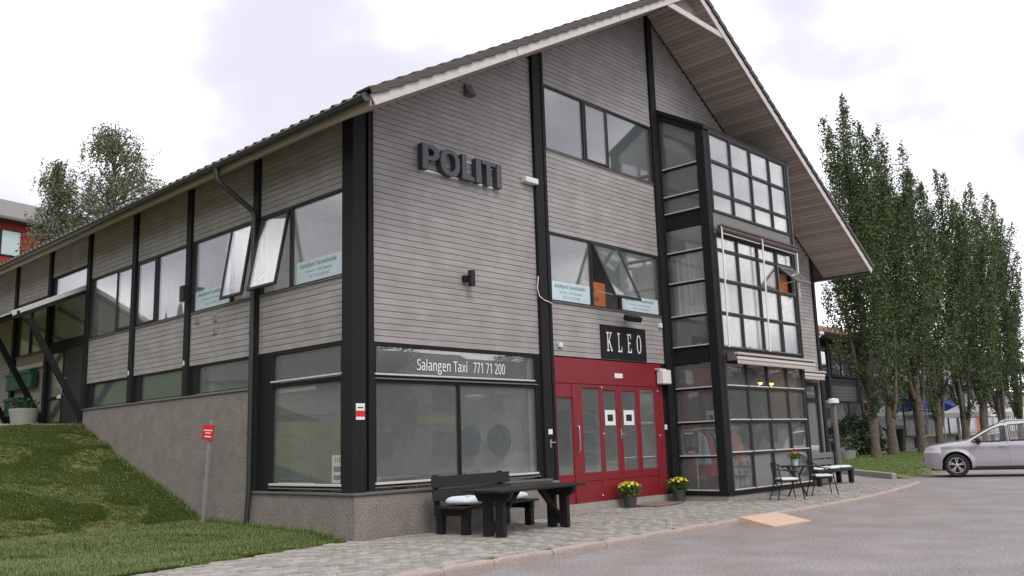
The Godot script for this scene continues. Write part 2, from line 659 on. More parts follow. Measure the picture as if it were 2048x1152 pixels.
# ---------------------------------------------------------------- paving and kerb
func kerb_z(x: float) -> float:
	return curve_at([Vector2(-14, 4.2), Vector2(-3, 3.98), Vector2(0, 3.86), Vector2(5, 3.84), Vector2(11.6, 3.78), Vector2(14, 3.55), Vector2(16.5, 3.2), Vector2(17.6, 2.9)], x)

func see(p: Vector3) -> Vector3:
	# picture position of a point (2048 wide) and its depth
	var bs := Basis.from_euler(Vector3(deg_to_rad(10.004), deg_to_rad(-46.897), deg_to_rad(-1.8209)), EULER_ORDER_YXZ)
	var q := bs.inverse() * (p - CAM)
	return Vector3(1024 + FOCAL * q.x / -q.z, 576 - FOCAL * q.y / -q.z, -q.z)

func make_paving() -> void:
	var pav := struct("pavement", paving_bed(), M.joint)
	var all := []
	var pitch_x := 0.225
	var pitch_z := 0.145
	var row := 0
	var z := -0.02
	while z < 4.3:
		var x := -12.0 + (0.5 * pitch_x if row % 2 else 0.0)
		while x < 17.6:
			var cx := x + pitch_x / 2
			var cz := z + pitch_z / 2
			var back := 0.2 if cx > 0.1 else -0.05 - 0.21 * cx + 0.1
			if cx > 14.1:
				back = 0.03
			if cx > 5.2 and cx < 9.5:
				back = 0.0
			if cx > 9.6 and cx < 14.1:
				back = 1.46
			if cz > back and cz + pitch_z / 2 < kerb_z(cx) - 0.14 and cx < 17.2:
				all.append(Vector3(cx, 0, cz))
			x += pitch_x
		z += pitch_z
		row += 1
	var near := []
	for p in all:
		var s := see(p)
		if s.x > -30 and s.x < 2080 and s.y < 1175 and s.z > 0:
			near.append([s.z, p])
	near.sort_custom(func(a, b2): return a[0] < b2[0])
	var chosen := {}
	var shapes := []
	for k in 3:
		var m := MB.new()
		paver(m, Vector3.ZERO, 0.0, pitch_x - 0.018, pitch_z - 0.017, k)
		shapes.append(m.mesh())
	for i in mini(300, near.size()):
		var p: Vector3 = near[i][1]
		chosen[p] = true
		var h := rng.randf_range(-0.010, 0.004)
		part(pav, "paver", shapes[rng.randi() % 3], M["paving_%d" % (rng.randi() % 4)], Transform3D(Basis(Vector3.UP, rng.randf_range(-0.02, 0.02)) * Basis(Vector3.RIGHT, rng.randf_range(-0.012, 0.012)), p + Vector3(0, h, 0)))
	for k in 4:
		var m := MB.new()
		for i in all.size():
			var p: Vector3 = all[i]
			if chosen.has(p) or (i * 7919 + int(p.z * 131)) % 4 != k:
				continue
			paver(m, p + Vector3(0, rng.randf_range(-0.010, 0.004), 0), rng.randf_range(-0.02, 0.02), pitch_x - 0.018, pitch_z - 0.017, rng.randi() % 3)
		var o := part(pav, "pavers", m, M["paving_%d" % k])
		o.set_meta("kind", "stuff")
	# kerb stones
	var kerb := struct("kerb", kerb_bed(), M.concrete)
	var x := -13.5
	while x < 17.4:
		var L := rng.randf_range(0.85, 1.35)
		var x1 := minf(x + L, 17.6)
		var a := Vector3(x + 0.008, 0, kerb_z(x) - 0.08)
		var d := Vector3(x1 - 0.008, 0, kerb_z(x1) - 0.08)
		var s := MB.new()
		kerb_stone(s, a, d)
		part(kerb, "kerb_stone", s, M.kerb_granite)
		x = x1

func paver(m: MB, at: Vector3, turn: float, lx: float, lz: float, kind: int) -> void:
	var r := RandomNumberGenerator.new()
	r.seed = 100 + kind
	var bs := Basis(Vector3.UP, turn)
	var top := []
	var low := []
	var foot := []
	for s in [Vector2(-1, 1), Vector2(0, 1.02), Vector2(1, 1), Vector2(1, -1), Vector2(0, -1.02), Vector2(-1, -1)]:
		var j := Vector2(r.randf_range(-0.004, 0.004), r.randf_range(-0.004, 0.004))
		var q := Vector3(s.x * lx / 2 + j.x, 0, s.y * lz / 2 + j.y)
		top.append(at + bs * Vector3(q.x * 0.94, 0, q.z * 0.9))
		low.append(at + bs * Vector3(q.x, -0.008, q.z))
		foot.append(at + bs * Vector3(q.x, -0.035, q.z))
	m.quad(top[0], top[1], top[4], top[5])
	m.quad(top[1], top[2], top[3], top[4])
	for i in 6:
		var k := (i + 1) % 6
		m.quad(low[i], low[k], top[k], top[i])
		m.quad(foot[i], foot[k], low[k], low[i])

func paving_bed() -> MB:
	var b := MB.new()
	var rows := []
	for i in 12:
		var line := PackedVector3Array()
		for j in 60:
			var x := lerpf(-13.5, 17.45, j / 59.0)
			var back := -0.3 if x > 0.1 else -0.05 - 0.21 * x
			line.append(Vector3(x, -0.02, lerpf(kerb_z(x) - 0.06, back, i / 11.0)))
		rows.append(line)
	b.grid(rows)
	return b

func kerb_bed() -> MB:
	var b := MB.new()
	for k in 31:
		var x := -13.5 + k
		b.bar(Vector3(x, -0.14, kerb_z(x) - 0.07), Vector3(x + 1.0, -0.14, kerb_z(x + 1.0) - 0.07), 0.12, 0.12, 0.0)
	return b

func kerb_stone(m: MB, a: Vector3, d: Vector3) -> void:
	var dir := (d - a).normalized()
	var out := Vector3(-dir.z, 0, dir.x)
	var n := 7
	var rows := []
	# section from the road side over the top to the paving side
	var sec := [Vector2(0.085, -0.15), Vector2(0.085, -0.04), Vector2(0.075, -0.005), Vector2(0.05, 0.012), Vector2(0.0, 0.016), Vector2(-0.05, 0.012), Vector2(-0.072, -0.01), Vector2(-0.075, -0.15)]
	for q in sec:
		var line := PackedVector3Array()
		for i in n:
			var t := i / float(n - 1)
			var p := a.lerp(d, t)
			var pinch := 0.02 * pow(absf(t * 2 - 1), 6)
			var jit := rng.randf_range(-0.007, 0.007)
			var ly := road_y(p.x, p.z) + 0.12
			line.append(p + out * (q.x + jit - signf(q.x) * pinch) + Vector3(0, q.y + (jit - pinch if q.y > -0.1 else 0.0) + ly * 0.6, 0))
		rows.append(line)
	m.grid(rows)
	for e in [0, n - 1]:
		for k in sec.size() - 2:
			if e == 0:
				m.tri_out(rows[0][e], rows[k + 1][e], rows[k + 2][e], a + dir * 0.3)
			else:
				m.tri_out(rows[0][e], rows[k + 1][e], rows[k + 2][e], d - dir * 0.3)


# ---------------------------------------------------------------- the grey building
const POSTS := [-0.17, -3.09, -5.83, -8.53, -11.23, -13.93, -16.63, -19.33, -22.03]

func soffit_y(x: float) -> float:
	return 7.2 + 0.555 * x if x < 9.45 else 12.445 - 0.625 * (x - 9.45)

# horizontal boards on a wall; under_roof clips them to the gable
func cladding(tf: Transform3D, kind: String, u0: float, u1: float, v0: float, v1: float, under_roof := false, joined := false) -> void:
	var wall: MeshInstance3D
	if under_roof:
		var poly := PackedVector2Array([Vector2(u0, v0), Vector2(u1, v0), Vector2(u1, soffit_y(u1) + 0.08)])
		if u0 < 9.45 and u1 > 9.45:
			poly.append(Vector2(9.45, 12.5))
		poly.append(Vector2(u0, soffit_y(u0) + 0.08))
		var m := MB.new()
		m.prism(poly, -0.2, -0.004)
		wall = part(building, "cladding", m, M.backing)
	else:
		wall = slab(building, "cladding", tf, u0, u1, v0, v1, -0.2, -0.004, M.backing, 0.0)
	var pitch := 0.1125
	var n := int(ceil((maxf(v1, 0) - v0) / pitch - 0.15))
	var board: ArrayMesh = box_mesh(Vector3(1, pitch - 0.009, 0.022), 0.003)
	var base := parent_frame(wall).affine_inverse()
	var bulk := MB.new()
	for i in n:
		var y := v0 + pitch * i + 0.004
		var a := u0 + 0.003
		var b := u1 - 0.003
		if under_roof:
			if soffit_y(a) < y + 0.02:
				a = maxf(a, (y + 0.02 - 7.2) / 0.555)
			if soffit_y(b) < y + 0.02:
				b = minf(b, 9.45 + (12.445 - y - 0.02) / 0.625)
		if b - a < 0.08:
			continue
		var top := minf(y + pitch - 0.009, v1)
		var w := rng.randf_range(-0.0015, 0.0015)
		if joined:
			bulk.box(Vector3(a, y, -0.012), Vector3(b, top, 0.01), 0.0, base * tf)
			continue
		var p := part(wall, "board", board, M["cladding_%s_%d" % [kind, rng.randi() % 3]])
		p.transform = base * tf * Transform3D(Basis.from_scale(Vector3(b - a, (top - y) / (pitch - 0.009), 1)), Vector3((a + b) / 2, (y + top) / 2, -0.001 + w))
	if joined:
		var o := part(wall, "boards", bulk, M["cladding_%s_0" % kind])
		o.set_meta("kind", "stuff")

# a framed opening: cols and rows list the pane edges; sash: column -> opening angle in degrees (0 = shut)
func window(tf: Transform3D, called: String, us: Array, vs: Array, sash := {}, frame_mat: Material = null, fw := 0.05, sill := true, parent: Node = null, depth := 0.07) -> Node3D:
	if parent == null:
		parent = building
	if frame_mat == null:
		frame_mat = M.frame_dark
	var u0: float = us[0]
	var u1: float = us[-1]
	var v0: float = vs[0]
	var v1: float = vs[-1]
	var mid := Vector3((u0 + u1) / 2, (v0 + v1) / 2, 0)
	var f := MB.new()
	var lo := -depth
	for i in us.size():
		var h := fw if (i == 0 or i == us.size() - 1) else fw * 0.6
		var a: float = us[i] - (0.0 if i == 0 else h)
		var b: float = us[i] + (0.0 if i == us.size() - 1 else h)
		f.box(Vector3(a, v0, lo) - mid, Vector3(b, v1, 0.012) - mid, 0.005)
	for i in vs.size():
		var h := fw if (i == 0 or i == vs.size() - 1) else fw * 0.6
		var a: float = vs[i] - (0.0 if i == 0 else h)
		var b: float = vs[i] + (0.0 if i == vs.size() - 1 else h)
		f.box(Vector3(u0 + 0.01, a, lo + 0.003) - mid, Vector3(u1 - 0.01, b, 0.009) - mid, 0.005)
	var win := part(parent, called, f, frame_mat)
	win.transform = parent_frame(parent).affine_inverse() * tf * Transform3D(Basis(), mid)
	for c in us.size() - 1:
		for r in vs.size() - 1:
			var a: float = us[c] + fw * (0.9 if c == 0 else 0.55)
			var b: float = us[c + 1] - fw * (0.9 if c == us.size() - 2 else 0.55)
			var lov: float = vs[r] + fw * (0.9 if r == 0 else 0.55)
			var hiv: float = vs[r + 1] - fw * (0.9 if r == vs.size() - 2 else 0.55)
			if sash.has(c):
				var s := MB.new()
				var w := 0.055
				var hinge := Vector3((a + b) / 2, hiv, 0.0)
				var hw := (b - a) / 2
				var hh := hiv - lov
				s.box(Vector3(-hw, -hh, -0.025), Vector3(-hw + w, 0, 0.025), 0.005)
				s.box(Vector3(hw - w, -hh, -0.025), Vector3(hw, 0, 0.025), 0.005)
				s.box(Vector3(-hw + w, -hh, -0.024), Vector3(hw - w, -hh + w, 0.024), 0.005)
				s.box(Vector3(-hw + w, -w, -0.024), Vector3(hw - w, 0, 0.024), 0.005)
				var x := Transform3D(Basis(Vector3.RIGHT, -deg_to_rad(sash[c])), hinge - mid + Vector3(0, 0, 0.012 if sash[c] > 0 else 0.0))
				part(win, "sash", s, frame_mat, x)
				glass(win, hw * 2 - 2 * w + 0.02, hh - 2 * w + 0.02, x * Transform3D(Basis(), Vector3(0, -hh / 2, 0)))
				if sash[c] > 0:
					var st := MB.new()
					var q: float = deg_to_rad(sash[c])
					for sd in [-1, 1]:
						st.bar(Vector3(sd * (hw - 0.02), -hh * 0.75, -0.03) + hinge - mid, Vector3(sd * (hw - 0.02), -hh * cos(q) * 0.97, hh * sin(q)) + hinge - mid, 0.012, 0.02, 0.0)
					part(win, "stay", st, M.metal)
			else:
				glass(win, b - a, hiv - lov, Transform3D(Basis(), Vector3((a + b) / 2, (lov + hiv) / 2, lo * 0.5) - mid))
	if sill:
		var s := MB.new()
		s.box(Vector3(u0 + 0.01, v0 - 0.012, 0.0) - mid, Vector3(u1 - 0.01, v0 + 0.012, 0.04) - mid, 0.004)
		part(win, "sill", s, M.frame_grey)
	return win

# an insulating pane: two sheets of glass with air between
func glass(parent: Node, w: float, h: float, xf: Transform3D) -> void:
	var key := "glass %.3f %.3f" % [w, h]
	if not mesh_cache.has(key):
		var g := MB.new()
		for z in [-0.012, 0.008]:
			g.box(Vector3(-w / 2, -h / 2, z), Vector3(w / 2, h / 2, z + 0.004))
		mesh_cache[key] = g.mesh()
	part(parent, "pane", mesh_cache[key], M.window_glass, xf)

func make_building() -> void:
	building = thing("commercial_building", "grey timber-clad gabled building with black posts and a glazed bay", "building")
	var b := building
	# concrete base along the side and the front corner
	var m := MB.new()
	m.box(Vector3(-0.06, -0.4, -11.12), Vector3(0.2, 2.62, -2.95), 0.015)
	part(b, "base_wall", m, M.aggregate)
	slab(b, "coping", FRONT, -0.085, 0.2, 2.62, 2.655, -11.14, -3.09, M.frame_grey)
	m = MB.new()
	m.box(Vector3(-0.06, -0.4, -2.95), Vector3(0.25, 0.70, -0.2), 0.0)
	part(b, "base_wall", m, M.aggregate)
	m = MB.new()
	m.box(Vector3(-0.06, -0.4, -0.2), Vector3(5.05, 0.70, 0.2), 0.0)
	part(b, "base_wall", m, M.aggregate)
	m = MB.new()
	m.box(Vector3(-0.09, 0.70, -2.95), Vector3(0.2, 0.745, 0.235), 0.008)
	m.box(Vector3(0.2, 0.70, -0.1), Vector3(4.82, 0.745, 0.235), 0.008)
	part(b, "ledge", m, M.ledge)
	# posts on the side
	for i in range(1, POSTS.size()):
		var low: float = 0.745 if i == 1 else (2.655 if i < 4 else 2.2)
		slab(b, "post", SIDE, POSTS[i], POSTS[i] + 0.2, low, 7.22, -0.05, 0.07, M.black_wood, 0.008)
	# corner post: a square column, a groove and a trim board
	slab(b, "post", FRONT, -0.04, 0.24, 0.745, 7.35, -0.19, 0.13, M.black_wood, 0.01)
	slab(b, "post", FRONT, 0.24, 0.37, 0.745, 7.5, -0.1, -0.03, M.black_trim, 0.0)
	slab(b, "trim_board", FRONT, 0.37, 0.49, 0.745, 7.5, -0.1, 0.03, M.black_wood, 0.005)
	# posts on the front
	slab(b, "post", FRONT, 4.80, 5.06, 0.10, 10.0, -0.15, 0.09, M.black_wood, 0.01)
	slab(b, "post", FRONT, 5.06, 5.15, 0.10, 10.1, -0.15, -0.02, M.black_trim, 0.0)
	slab(b, "trim_board", FRONT, 5.15, 5.235, 0.10, 10.1, -0.15, 0.035, M.black_wood, 0.005)
	slab(b, "post", FRONT, 9.41, 9.64, 0.10, 12.5, -0.15, 0.09, M.black_wood, 0.01)
	slab(b, "post", FRONT, 18.08, 18.25, 0.0, 7.1, -0.3, 0.06, M.black_wood, 0.01)
	# cladding of the front
	cladding(FRONT, "front", 0.49, 4.80, 3.27, 9.95, true)
	cladding(FRONT, "front", 5.235, 9.41, 3.27, 4.43)
	cladding(FRONT, "front", 5.235, 9.41, 5.97, 7.83)
	cladding(FRONT, "front", 5.235, 9.41, 9.36, 12.5, true)
	cladding(FRONT, "front", 9.64, 14.1, 9.0, 12.5, true)
	cladding(FRONT, "front", 14.1, 18.08, 3.2, 9.6, true)
	# cladding of the side
	for i in 8:
		var a: float = POSTS[i + 1] + 0.2
		var e: float = POSTS[i]
		if i < 4:
			cladding(SIDE, "side", a, e, 5.98, 7.22)
			cladding(SIDE, "side", a, e, 3.28, 4.40)
		elif i == 4:
			cladding(SIDE, "side", a, e, 6.42, 7.22)
		elif i == 5:
			cladding(SIDE, "side", a, e, 5.98, 7.22, false, true)
			slab(b, "wall_panel", SIDE, a, e, 2.2, 4.40, -0.2, -0.03, M.beige_panel)
		else:
			cladding(SIDE, "side", a, e, 2.25, 7.22, false, true)
	# upper windows of the side
	window(SIDE, "window", [-2.89, -1.83, -0.17], [4.40, 5.98], {0: 11.0})
	window(SIDE, "window", [-5.63, -4.0, -3.09], [4.40, 5.98], {1: 9.0})
	window(SIDE, "window", [-8.33, -7.32, -5.83], [4.40, 5.98], {0: 0.0})
	window(SIDE, "window", [-11.03, -9.45, -8.53], [4.40, 5.98], {1: 0.0})
	window(SIDE, "window", [-16.43, -15.3, -13.93], [4.40, 5.98], {})
	# low strip windows above the base wall
	for i in [1, 2, 3]:
		var a: float = POSTS[i + 1] + 0.2
		slab(b, "dark_panel", SIDE, a, a + 0.36, 2.655, 3.28, -0.2, -0.02, M.black_trim)
		window(SIDE, "strip_window", [a + 0.36, POSTS[i]], [2.66, 3.27], {}, M.black_trim, 0.035)
	# corner shop windows
	slab(b, "dark_panel", SIDE, -2.89, -2.42, 0.745, 3.28, -0.2, 0.0, M.black_trim)
	var w := window(SIDE, "shop_window", [-2.42, -0.19], [0.80, 2.645, 3.27], {}, M.black_trim, 0.06)
	slab(w, "sill", SIDE, -2.40, -0.2, 0.845, 0.885, 0.0, 0.05, M.sill_pale)
	slab(w, "sill", SIDE, -2.40, -0.2, 2.705, 2.735, 0.0, 0.045, M.sill_pale)
	w = window(FRONT, "shop_window", [0.49, 4.70], [2.64, 3.26], {}, M.black_trim, 0.055)
	slab(w, "sill", FRONT, 0.5, 4.6, 2.70, 2.73, 0.0, 0.045, M.sill_pale)
	w = window(FRONT, "shop_window", [0.49, 2.49, 4.70], [0.80, 2.63], {}, M.black_trim, 0.055)
	slab(w, "sill", FRONT, 0.5, 4.62, 0.845, 0.885, 0.0, 0.05, M.sill_pale)
	slab(b, "jamb", FRONT, 4.52, 4.64, 0.86, 2.56, -0.16, -0.10, M.olive)
	slab(b, "jamb", FRONT, 4.52, 4.64, 2.71, 3.2, -0.16, -0.10, M.olive)
	slab(b, "dark_panel", FRONT, 4.70, 4.80, 0.745, 3.27, -0.1, 0.02, M.black_trim)
	# front windows over the entrance
	w = window(FRONT, "window", [5.235, 6.70, 7.75, 9.41], [4.43, 5.97], {1: 24.0})
	w = window(FRONT, "window", [5.235, 6.65, 7.55, 9.41], [7.83, 9.36], {1: 0.0})
	# walls that close the building behind what shows
	slab(b, "rear_wall", FRONT, 0.0, 18.2, -0.3, 7.2, -24.2, -24.0, M.cladding_front_0)
	slab(b, "end_wall", SIDE, -24.0, 0.0, -0.3, 7.3, -18.25, -18.05, M.cladding_side_0)
	var g := MB.new()
	g.prism(PackedVector2Array([Vector2(0, 7.2), Vector2(18.2, 7.0), Vector2(9.45, 12.44)]), -24.2, -24.0)
	part(b, "rear_gable", g, M.cladding_front_1)
	slab(b, "foundation", SIDE, -24.0, -11.2, -0.3, 2.3, -0.2, 0.0, M.concrete)
	slab(b, "foundation", FRONT, 5.05, 18.2, -0.3, 0.10, -0.3, 0.03, M.concrete)

func make_roof() -> void:
	var over_z := 1.6
	var back := -24.8
	var th := 0.16
	var r := MB.new()
	# structural deck above the soffit boards, two slopes
	var L := PackedVector2Array([Vector2(-0.72, soffit_y(-0.72) + 0.03), Vector2(9.45, 12.475), Vector2(9.45, 12.475 + th), Vector2(-0.72, soffit_y(-0.72) + 0.03 + th)])
	r.prism(L, back, over_z - 0.03)
	var Rr := PackedVector2Array([Vector2(9.45, 12.475), Vector2(19.05, soffit_y(19.05) + 0.03), Vector2(19.05, soffit_y(19.05) + 0.03 + th), Vector2(9.45, 12.475 + th)])
	r.prism(Rr, back, over_z - 0.03)
	var roof := part(building, "roof", r, M.roof_tile)
	# soffit boards of the front overhang
	var step := 0.14
	for s in 2:
		var dir := (Vector2(1, 0.555) if s == 0 else Vector2(1, -0.625)).normalized()
		var p0 := Vector2(-0.70, soffit_y(-0.70)) if s == 0 else Vector2(9.46, 12.44)
		var n := int((11.5 if s == 0 else 11.25) / step)
		var q := MB.new()
		q.box(Vector3(0.004, 0.0, -0.75), Vector3(step - 0.006, 0.02, 0.75), 0.003)
		var qm := q.mesh()
		for i in n:
			var p := p0 + dir * (i * step)
			var ang := atan2(dir.y, dir.x)
			if p.x + dir.x * step > (9.46 if s == 0 else 19.0):
				break
			part(roof, "soffit_board", qm, M["soffit_%d" % (rng.randi() % 3)], Transform3D(Basis(Vector3(0, 0, 1), ang), Vector3(p.x, p.y, 0.82)))
	# soffit of the side eaves, a few long boards
	for i in 5:
		var x := -0.70 + i * 0.137
		var q := MB.new()
		q.box(Vector3(0.004, 0, back), Vector3(0.131, 0.02, 0.06), 0.003)
		part(roof, "soffit_board", q, M["soffit_%d" % (i % 3)], Transform3D(Basis(Vector3(0, 0, 1), atan(0.555)), Vector3(x, soffit_y(x), 0)))
	# barge boards on the two slopes and the cross board under the tip
	for s in 2:
		var a := Vector3(-0.75, soffit_y(-0.75) + 0.08, over_z) if s == 0 else Vector3(9.45, 12.53, over_z)
		var e := Vector3(9.45, 12.53, over_z) if s == 0 else Vector3(19.08, soffit_y(19.08) + 0.085, over_z)
		for k in 3:
			var q := MB.new()
			q.bar(a.lerp(e, k / 3.0 + 0.0006), a.lerp(e, (k + 1) / 3.0 - 0.0006), 0.032, 0.19, 0.004)
			part(roof, "barge_board", q, M.fascia)
	var q := MB.new()
	q.bar(Vector3(8.1, 11.72, over_z - 0.03), Vector3(10.72, 11.72, over_z - 0.03), 0.05, 0.15, 0.006)
	part(roof, "cross_board", q, M.fascia)
	q = MB.new()
	q.prism(PackedVector2Array([Vector2(8.55, 11.97), Vector2(10.25, 11.97), Vector2(9.45, 12.47)]), over_z - 0.32, over_z - 0.28)
	part(roof, "gable_tip", q, M.soffit_1)
	# eaves boards
	q = MB.new()
	q.box(Vector3(-0.77, soffit_y(-0.75) - 0.01, back), Vector3(-0.735, soffit_y(-0.75) + 0.17, over_z - 0.03), 0.004)
	part(roof, "eaves_board", q, M.soffit_1)
	q = MB.new()
	q.box(Vector3(19.05, soffit_y(19.05) - 0.02, back), Vector3(19.085, soffit_y(19.05) + 0.2, over_z - 0.03), 0.004)
	part(roof, "eaves_board", q, M.frame_grey)
	# gutter: a half-round channel with a rolled edge and brackets
	var gy := soffit_y(-0.75) + 0.12
	q = MB.new()
	var rows := []
	for side_ in 2:
		rows = []
		for i in 9:
			var t := PI + PI * i / 8.0
			var rad := 0.075 if side_ == 0 else 0.068
			var p := Vector3(-0.86 + cos(t) * rad, gy + sin(t) * rad, 0)
			rows.append(PackedVector3Array([p + Vector3(0, 0, back), p + Vector3(0, 0, over_z - 0.02)]))
		if side_ == 1:
			rows.reverse()
		q.grid(rows)
	q.tube([Vector3(-0.935, gy, back), Vector3(-0.935, gy, over_z - 0.02)], 0.011, 6)
	q.lathe([Vector2(0, 0), Vector2(0.075, 0.0), Vector2(0.075, 0.012), Vector2(0, 0.012)], 16, Transform3D(Basis(Vector3.RIGHT, PI / 2), Vector3(-0.86, gy - 0.012, over_z - 0.03)))
	part(building, "gutter", q, M.gutter)
	# tiles: verge tiles on both slopes, and the eaves row
	var vt := MB.new()
	vt.box(Vector3(0, 0.0, -0.30), Vector3(0.44, 0.045, 0.06), 0.012)
	vt.box(Vector3(0.02, -0.085, 0.035), Vector3(0.42, 0.03, 0.062), 0.008)
	var vmesh := vt.mesh()
	for s in 2:
		var dir := (Vector2(1, 0.555) if s == 0 else Vector2(-1, 0.625)).normalized()
		var st := Vector2(-0.85, soffit_y(-0.85) + 0.27) if s == 0 else Vector2(19.2, soffit_y(19.2) + 0.27)
		var n := 33 if s == 0 else 32
		for i in n:
			var p := st + dir * (i * 0.355)
			var bs := Basis(Vector3(0, 0, 1), atan2(dir.y, dir.x) - 0.10)
			if s == 1:
				bs = Basis(Vector3(0, 0, 1), -atan2(dir.y, -dir.x) + 0.10)
				p += dir * 0.44
				part(roof, "verge_tile", vmesh, M.roof_tile, Transform3D(bs, Vector3(p.x, p.y + 0.0, over_z)))
			else:
				part(roof, "verge_tile", vmesh, M.roof_tile, Transform3D(bs, Vector3(p.x, p.y + rng.randf_range(0, 0.008), over_z)))
	var tm := MB.new()
	var prof := []
	for k in 13:
		var t := k / 12.0
		prof.append(Vector2(t * 0.30, 0.048 * pow(0.5 - 0.5 * cos(t * TAU), 1.2)))
	var ra := PackedVector3Array()
	var rb := PackedVector3Array()
	var rc := PackedVector3Array()
	for p in prof:
		ra.append(Vector3(0, p.y - 0.02, -p.x))
		rb.append(Vector3(0, p.y, -p.x))
		rc.append(Vector3(0.42, p.y, -p.x))
	for row in [ra, rb, rc]:
		row.reverse()
	tm.grid([rc, rb])
	tm.grid([rb, ra])
	var tmesh := tm.mesh()
	var z := over_z - 0.12
	while z > back:
		part(roof, "eaves_tile", tmesh, M.roof_tile, Transform3D(Basis(Vector3(0, 0, 1), atan(0.555) - 0.06), Vector3(-0.88, soffit_y(-0.88) + 0.235, z)))
		z -= 0.30
	# the rest of the covering
	q = MB.new()
	for s in 2:
		var x0 := -0.55 if s == 0 else 9.45
		var x1 := 9.45 if s == 0 else 19.1
		for i in 28:
			var xa := lerpf(x0, x1, i / 28.0)
			var xb := lerpf(x0, x1, (i + 1) / 28.0)
			var ya := soffit_y(xa) + (0.235 if s == 0 else 0.215)
			var yb := soffit_y(xb) + (0.215 if s == 0 else 0.235)
			q.quad(Vector3(xa, ya, over_z - 0.1), Vector3(xb, yb, over_z - 0.1), Vector3(xb, yb, back), Vector3(xa, ya, back))
	var o := part(roof, "tile_covering", q, M.roof_tile)
	o.set_meta("kind", "stuff")
	q = MB.new()
	q.tube([Vector3(9.45, 12.68, over_z + 0.03), Vector3(9.45, 12.68, back)], 0.11, 10)
	part(roof, "ridge", q, M.roof_tile)


